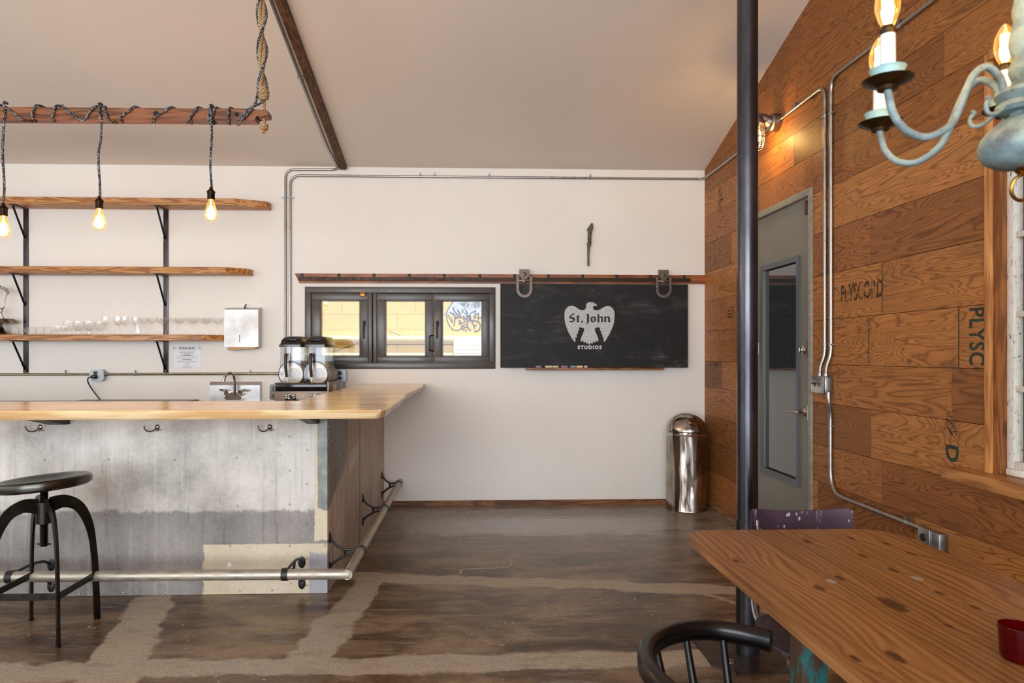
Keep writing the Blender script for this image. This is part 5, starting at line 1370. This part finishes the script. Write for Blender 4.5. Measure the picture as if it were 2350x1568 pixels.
# ------------------------------------------------------------------ chandelier
def m_patina():
    a = M('blue_patina', rough=.6, metal=.1)
    n = a.noise(a.co(), 26, 5, .65)
    c = a.ramp(n, (.3, S(88, 100, 104)), (.5, S(118, 140, 144)), (.7, S(146, 166, 164)))
    r = a.noise(a.co((1, 1, 1), (3, 3, 3)), 60, 4, .7)
    a.set('Base Color', a.mix(a.ma('MULTIPLY', a.step(r, .58, .68), .6), c, S(92, 84, 72)))
    a.bump(n, .25, .003)
    return a.m
PAT = m_patina()
TEAL = plain('teal_paint', S(150, 186, 184), .5, .05, .4, .12, 60)
DBRASS = steel('dark_brass', S(92, 76, 50), .35, .5, 30)
CX, CY = .8415, 1.011
ch = thing('chandelier', (CX, CY, 1.78), 'pale blue turned chandelier with candle bulbs above the table', 'chandelier')
pf = [(0, 385), (.020, 385), (.035, 380), (.050, 366), (.057, 346), (.0575, 330), (.053, 310), (.042, 291), (.030, 277), (.018, 266), (.016, 258), (.031, 256), (.036, 247), (.034, 238), (.029, 233), (.033, 226), (.037, 216), (.036, 208), (.026, 200), (.017, 195), (.0135, 186), (.016, 176), (.0185, 165), (.018, 151), (.014, 141), (.0132, 132), (.0165, 119), (.0187, 101), (.018, 82), (.0142, 62), (.0116, 46), (.0145, 31), (.0132, 14), (.011, -2), (.012, -30), (.021, -62), (.012, -92), (.006, -122), (0, -124)]
bm = BM(); lathe(bm, [(r_, 1.38+(814-y)*.000664) for r_, y in reversed(pf)], 36, (CX, CY, 0)); obj('turned_body', bm, PAT, ch)
bm = BM(); lathe(bm, [(0, 1.652), (.006, 1.655), (.011, 1.660), (.007, 1.664), (.012, 1.667), (0, 1.670)], 16, (CX, CY, 0)); tube(bm, [(CX+.018*math.cos(t), CY-.004*math.sin(t), 1.635+.019*math.sin(t)) for t in [k*math.pi/16 for k in range(32)]], .0028, 8, True); obj('brass_finial', bm, BRASS, ch)
bm = BM(); ztop = 1.38+938*.000664
for k in range(int((cz(CY)-ztop)/.030)+2):
    z = ztop+.005+.030*k
    if z > cz(CY)+.01: break
    P = [(.010*math.cos(t), 0, .019*math.sin(t)) for t in [j*math.pi/6 for j in range(12)]]
    P = [(CX+(p[0] if k % 2 else 0), CY+(0 if k % 2 else p[0]), z+p[2]) for p in P]
    tube(bm, P, .0022, 5, True)
obj('chain', bm, DBRASS, ch)
ARM = [(.030, -.004), (.036, .020), (.056, .0375), (.076, .027), (.090, .001), (.103, -.032), (.119, -.056), (.152, -.071), (.183, -.062), (.203, -.039), (.211, -.012), (.213, .004)]
CBULB = [(.0075, .094), (.0095, .098), (.0125, .104), (.0168, .118), (.0176, .128), (.0158, .142), (.010, .156), (.004, .165), (0, .1675)]
CFIL = emit('candle_filament', (1, .72, .34, 1), 70)
for k, (an, dz) in enumerate(((181, .0), (121.6, .0), (57, .026), (1.6, 0), (-58, 0), (-118, 0))):
    T = Matrix.Translation((CX, CY, 1.780+dz)) @ Matrix.Rotation(R(an), 4, 'Z')
    def put(nm, bm, mat, par):
        bmesh.ops.transform(bm, matrix=T, verts=bm.verts); return obj(nm, bm, mat, par)
    bm = BM(); tube(bm, spline([(r_, 0, z_ - dz*max(0, 1-r_/.12)) for r_, z_ in ARM], 6), .0056, 10)
    am = put('arm', bm, PAT, ch)
    c = (.213, 0, 0)
    bm = BM(); lathe(bm, [(0, .001), (.012, .001), (.016, .004), (.034, .012), (.0355, .0145), (.033, .0145), (.016, .008), (0, .008)], 28, c); lathe(bm, [(0, -.002), (.014, -.001), (.016, .003), (0, .003)], 20, c); put('drip_pan', bm, DBRASS, am)
    bm = BM(); lathe(bm, [(0, .008), (.021, .010), (.0235, .014), (.0225, .026), (.0255, .031), (.020, .031), (0, .028)], 28, c); put('cup', bm, TEAL, am)
    bm = BM(); lathe(bm, [(.0108, .028), (.0105, .082), (0, .082)], 20, c); put('candle_sleeve', bm, WHITE, am)
    bm = BM(); lathe(bm, [(0, .082), (.0115, .082), (.0115, .089), (.0085, .090), (.008, .096), (0, .096)], 20, c); put('bulb_base', bm, DBRASS, am)
    bm = BM(); lathe(bm, CBULB, 22, c); b_ = put('candle_bulb', bm, AMBER, am)
    bm = BM()
    tube(bm, [(.213, 0, .096), (.213, 0, .108)], .003, 8)
    for j in range(4):
        a = j*math.pi/2+.4
        tube(bm, [(.213+.0055*math.cos(a), .0055*math.sin(a), .108), (.213+.0058*math.cos(a), .0058*math.sin(a), .148)], .0021, 8)
    put('filament', bm, CFIL, b_)
    p = T @ Vector((.213, 0, .128)); lamp('candle_light', p, 1.4, (1, .66, .28), .012)
for an in (-170, -110, -50, 10, 70, 130):
    bm = BM()
    ca, sa = math.cos(R(an)), math.sin(R(an))
    tube(bm, spline([(CX+ca*r_, CY+sa*r_, z_) for r_, z_ in ((.034, 1.756), (.050, 1.744), (.064, 1.744), (.068, 1.756), (.062, 1.764), (.066, 1.768))], 5), .0032, 7)
    obj('scroll', bm, PAT, ch)

# ------------------------------------------------------------------ table, chairs, votive
tb = thing('pine_table', (1.115, 1.30, 0), 'timeworn plank topped pine table with peeling teal legs in the foreground', 'table')
TX0, TX1, TY0, TY1, TZ = .748, 1.482, .30, 2.375, .76
pts = []
for (x, y, a0, r_) in ((TX1-.13, TY1-.13, 0, .13), (TX0+.085, TY1-.085, 90, .085), (TX0+.085, TY0+.085, 180, .085), (TX1-.13, TY0+.13, 270, .13)):
    for k in range(9): pts.append((x+r_*math.cos(R(a0+k*11.25)), y+r_*math.sin(R(a0+k*11.25))))
def m_table():
    a = M('pine_planks', rough=.36, spec=.35)
    P = a.co(); x, y, z = a.xyz(P)
    pk = a.ma('FLOOR', a.ma('MULTIPLY', a.ma('ADD', x, 3.02), 6.6))
    jn = a.ma('FRACT', a.ma('MULTIPLY', a.ma('ADD', x, 3.02), 6.6))
    off = a.nd('ShaderNodeCombineXYZ', {0: a.ma('MULTIPLY', pk, 7.3), 1: a.ma('MULTIPLY', pk, 3.7), 2: a.ma('MULTIPLY', pk, 1.9)})
    v = a.nd('ShaderNodeVectorMath', {0: P, 1: off}, operation='ADD')
    kn = a.vor(a.mp(v, (4.2, 1.5, 4)), 1.)
    kd = a.ma('SUBTRACT', 1., a.step(kn, .0, .42))
    g = a.ma('MULTIPLY_ADD', a.noise(a.mp(v, (2.6, .55, 2)), 1., 2, .4, .2), .22, x)
    g = a.ma('MULTIPLY_ADD', kd, .055, g)
    KN = [(.002, .925, 1.1), (.173, .962, .8), (.092, .760, .9), (.249, .890, .9), (.258, .782, .9), (.099, .616, .9), (-.091, .558, .9), (-.318, .726, .6), (-.068, .355, 2.1), (-.332, .064, .7), (-.244, .069, 1.2), (-.190, .480, 1.0), (-.023, .218, .7), (.122, .328, .7), (.101, .430, .7), (.26, .2, 1.2)]
    km = None
    for kx, ky, ks in KN:
        dx = a.ma('MULTIPLY', a.ma('SUBTRACT', x, kx), 1/ks); dy = a.ma('MULTIPLY', a.ma('SUBTRACT', y, ky), .42/ks)
        d2 = a.ma('ADD', a.ma('MULTIPLY', dx, dx), a.ma('MULTIPLY', dy, dy))
        e = a.ma('POWER', 2.718, a.ma('MULTIPLY', d2, -1100.))
        g = a.ma('MULTIPLY_ADD', e, .028, g)
        q = a.ma('SUBTRACT', 1., a.step(a.ma('ADD', a.ma('SQRT', d2), a.ma('MULTIPLY', a.ma('SUBTRACT', a.noise(P, 70, 2), .5), .012)), .0075, .0135))
        km = q if km is None else a.ma('MAXIMUM', km, q)
    rg = a.ma('MULTIPLY_ADD', a.ma('SINE', a.ma('MULTIPLY', g, 260.)), .5, .5)
    fn = a.noise(a.mp(v, (70, 1.6, 70)), 1., 4, .6)
    c = a.ramp(a.ma('ADD', a.ma('MULTIPLY', rg, .26), a.ma('MULTIPLY', fn, .74)), (.22, S(106, 66, 33)), (.48, S(146, 98, 54)), (.74, S(168, 118, 70)))
    bl = a.noise(P, 3, 3)
    c = a.mix(a.ma('MULTIPLY', a.step(bl, .5, .7), .35), c, S(140, 88, 46))
    c = a.mix(a.ma('MULTIPLY', km, .85), c, S(62, 34, 18))
    c = a.mix(.5, c, a.ramp(a.ma('FRACT', a.ma('MULTIPLY', pk, .371)), (0, (.38, .38, .38, 1)), (1, (.6, .6, .6, 1))), 'OVERLAY')
    c = a.mix(a.ma('MULTIPLY', a.ma('LESS_THAN', jn, .014), .6), c, S(74, 44, 22))
    sc = a.ma('MULTIPLY', a.ma('SUBTRACT', 1., a.step(a.vor(a.co((1, .45, 1), (2, 2, 0)), 13.), .05, .09)), a.step(a.noise(P, 5, 2), .6, .66))
    c = a.mix(sc, c, S(60, 36, 22))
    a.set('Base Color', c)
    a.set('Roughness', a.ramp(fn, (.3, .30), (.7, .46)))
    a.bump(a.ma('ADD', fn, rg), .08, .002)
    return a.m
bm = BM(); slab(bm, pts[::-1], TZ-.028, TZ, .004); top = obj('tabletop', bm, m_table(), tb, 30)
bm = BM()
for (a, b, r_) in ((.985, 1.83, .012), (1.235, 1.845, .014), (1.41, 1.50, .016)):
    bm2 = [bm.verts.new((a+r_*math.cos(R(t)), b+r_*1.5*math.sin(R(t)), TZ+.0004)) for t in range(0, 360, 30)]; bm.faces.new(bm2)
obj('worn_spot', bm, plain('silvery_filler', S(168, 150, 134), .3), top, 0)
def m_teal():
    a = M('peeling_teal', rough=.6)
    n = a.noise(a.co((16, 16, 5)), 1, 5, .6)
    a.set('Base Color', a.ramp(n, (.50, S(72, 50, 32)), (.53, S(28, 92, 92)), (.75, S(48, 124, 122))))
    a.bump(n, .5, .005)
    return a.m
TL = m_teal()
for x in (.918, 1.33):
    for y in (1.86, .5):
        bm = BM(); box(bm, x, x+.075, y, y+.075, 0, TZ-.10, .006); box(bm, x+.006, x+.069, y+.006, y+.069, TZ-.10, TZ-.028); obj('leg', bm, TL, tb)
bm = BM(); box(bm, .945, 1.36, 1.885, 1.905, .62, TZ-.028); box(bm, .925, .945, .575, 1.86, .62, TZ-.028); box(bm, 1.36, 1.38, .575, 1.86, .62, TZ-.028); obj('apron', bm, plain('dark_apron', S(58, 42, 30), .6), tb, 0)

def m_plum():
    a = M('plum_vinyl', rough=.42, spec=.45)
    n = a.noise(a.co(), 9, 5, .6)
    c = a.ramp(n, (.3, S(50, 36, 46)), (.7, S(76, 56, 72)))
    sp = a.ma('MULTIPLY', a.ma('SUBTRACT', 1., a.step(a.vor(a.co((1, 1, .6)), 34.), .14, .22)), a.step(a.noise(a.co((1, 1, 1), (5, 5, 5)), 9, 2), .52, .60))
    st = a.step(a.noise(a.co((34, 34, 7)), 1, 5, .7), .62, .72)
    c = a.mix(a.ma('MAXIMUM', sp, a.ma('MULTIPLY', st, .55)), c, S(196, 190, 214))
    a.set('Base Color', c)
    return a.m
PLUM = m_plum()
pc = thing('school_chair', (1.33, 2.45, 0), 'plum coloured chair with paint spatters and chrome legs at the table end', 'chair')
bx_ = 1.322
bm = BM()
rws = []
for j, z in enumerate((.60, .62, .66, .70, .735, .755, .768)):
    row = []
    for i in range(25):
        t = i/24*2-1
        hw = .206-.02*max(0, (.63-z)/.03)
        x = bx_+t*hw
        y = 2.665-.030*(1-t*t)*-1+.012*(z-.6)/.16
        zz = z-((.011, .020)[j-5]*(1-t*t) if j > 4 else .004)
        if abs(t) > .88 and j == 6: zz -= (abs(t)-.88)**2*1.1
        row.append((x, y, zz))
    rws.append(row)
va = [[bm.verts.new(p) for p in r_] for r_ in rws]; vb = [[bm.verts.new((p[0], p[1]+.014, p[2])) for p in r_] for r_ in rws]
for j in range(6):
    for i in range(24):
        bm.faces.new((va[j][i], va[j][i+1], va[j+1][i+1], va[j+1][i])); bm.faces.new((vb[j][i], vb[j+1][i], vb[j+1][i+1], vb[j][i+1]))
for i in range(24):
    bm.faces.new((va[0][i], vb[0][i], vb[0][i+1], va[0][i+1])); bm.faces.new((va[6][i], va[6][i+1], vb[6][i+1], vb[6][i]))
for j in range(6):
    bm.faces.new((va[j][0], va[j+1][0], vb[j+1][0], vb[j][0])); bm.faces.new((va[j][24], vb[j][24], vb[j+1][24], va[j+1][24]))
obj('backrest', bm, PLUM, pc)
bm = BM(); sp_ = []
for t in range(0, 360, 10):
    c, s = math.cos(R(t)), math.sin(R(t)); q = lambda v, e: math.copysign(abs(v)**e, v)
    sp_.append((1.205+.235*q(c, .75)*(1+.06*s), 2.20+.21*q(s, .75)))
slab(bm, sp_[::-1], .440, .456, .004); obj('seat', bm, PLUM, pc)
CHR2 = steel('chair_chrome', S(196, 198, 204), .12, .15, 20)
for s in (-1, 1):
    bm = BM(); x = bx_+(.195 if s > 0 else .178)*s; lo_ = 1.22+.20*s
    tube(bm, spline([(x, 2.688, .72), (x, 2.688, .56), (x-.004*s, 2.67, .46), (.6*x+.4*lo_, 2.60, .425), (lo_, 2.36, .425), (lo_-.015, 2.07, .42), (lo_-.018, 2.02, .38), (lo_-.005, 1.995, .20), (lo_+.01, 1.98, .0)], 6), .0115, 10)
    obj('side_frame', bm, CHR2, pc)
    bm = BM(); tube(bm, spline([(lo_+(.13 if s < 0 else 0), 2.36, .42), (lo_+(.13 if s < 0 else 0), 2.37, .30), (lo_+(.13 if s < 0 else 0), 2.38, .15), (lo_+(.13 if s < 0 else 0), 2.39, .0)], 6), .0115, 10); obj('leg', bm, CHR2, pc)

BLKC = M('black_lacquer', S(7, 7, 8), .28, 0, .4)
BLKC = BLKC.m
kc = thing('spindle_chair', (.62, 1.42, 0), 'black spindle chair with a horseshoe arm rail tucked to the table side', 'chair')
rail = spline([(.722, 1.615, .690), (.66, 1.655, .693), (.58, 1.668, .70), (.49, 1.635, .706), (.415, 1.56, .710), (.380, 1.46, .712), (.385, 1.36, .712), (.43, 1.26, .708), (.51, 1.19, .702), (.60, 1.165, .696), (.72, 1.175, .690)], 6)
bm = BM()
rings = []
n = len(rail)
for i, p in enumerate(rail):
    t = (rail[min(i+1, n-1)]-rail[max(i-1, 0)]).normalized(); u = Vector((0, 0, 1)); v = t.cross(u).normalized()
    hw = .019; hh = .0225
    rings.append([bm.verts.new(p+v*hw*a+u*hh*b) for a, b in ((-1, -.55), (-1, .55), (-.55, 1), (.55, 1), (1, .55), (1, -.55), (.55, -1), (-.55, -1))])
for i in range(n-1):
    for q in range(8): bm.faces.new((rings[i][q], rings[i][(q+1) % 8], rings[i+1][(q+1) % 8], rings[i+1][q]))
bm.faces.new(rings[0]); bm.faces.new(list(reversed(rings[-1])))
obj('arm_rail', bm, BLKC, kc, 50)
bm = BM(); st_ = [(.615+.215*math.cos(R(t)), 1.415+.215*math.sin(R(t))) for t in range(0, 360, 10)]; slab(bm, st_[::-1], .428, .455, .012); obj('seat', bm, BLKC, kc)
for (tx, ty, bx2, by2) in ((.62, 1.662, .63, 1.60), (.525, 1.650, .55, 1.585), (.435, 1.585, .475, 1.53), (.386, 1.48, .43, 1.455), (.386, 1.355, .43, 1.37), (.44, 1.25, .48, 1.29), (.53, 1.182, .56, 1.24), (.63, 1.166, .64, 1.22)):
    bm = BM(); tube(bm, [(bx2, by2, .45), (.5*(tx+bx2), .5*(ty+by2), .57), (tx, ty, .694)], [.0085, .0105, .008], 12); obj('spindle', bm, BLKC, kc)
for (a, b) in ((.72, .12), (.72, -.12), (.50, .13), (.50, -.13)):
    bm = BM(); tube(bm, [(a, 1.415+b, .44), (a+(a-.61)*.7, 1.415+b*1.5, 0)], [.017, .012], 12); obj('leg', bm, BLKC, kc)

def m_red():
    a = M('ruby_glass', S(128, 6, 16), .04, 0, .7)
    a.set('Transmission Weight', .85); a.set('IOR', 1.3)
    return a.m
vt = thing('votive_holder', (1.112, 1.345, .7602), 'ruby red glass votive holder on the pine table', 'candle holder')
bm = BM(); lathe(bm, [(0, .001), (.026, 0), (.032, .004), (.0335, .012), (.0365, .068), (.0365, .070), (.0345, .070), (.0315, .016), (0, .012)], 36); obj('glass_cup', bm, m_red(), vt, 50, world=False)
bm = BM(); lathe(bm, [(0, .0125), (.0300, .0125), (.0305, .030), (0, .030)], 24); obj('wax', bm, plain('red_wax', S(110, 12, 20), .5), vt, world=False)
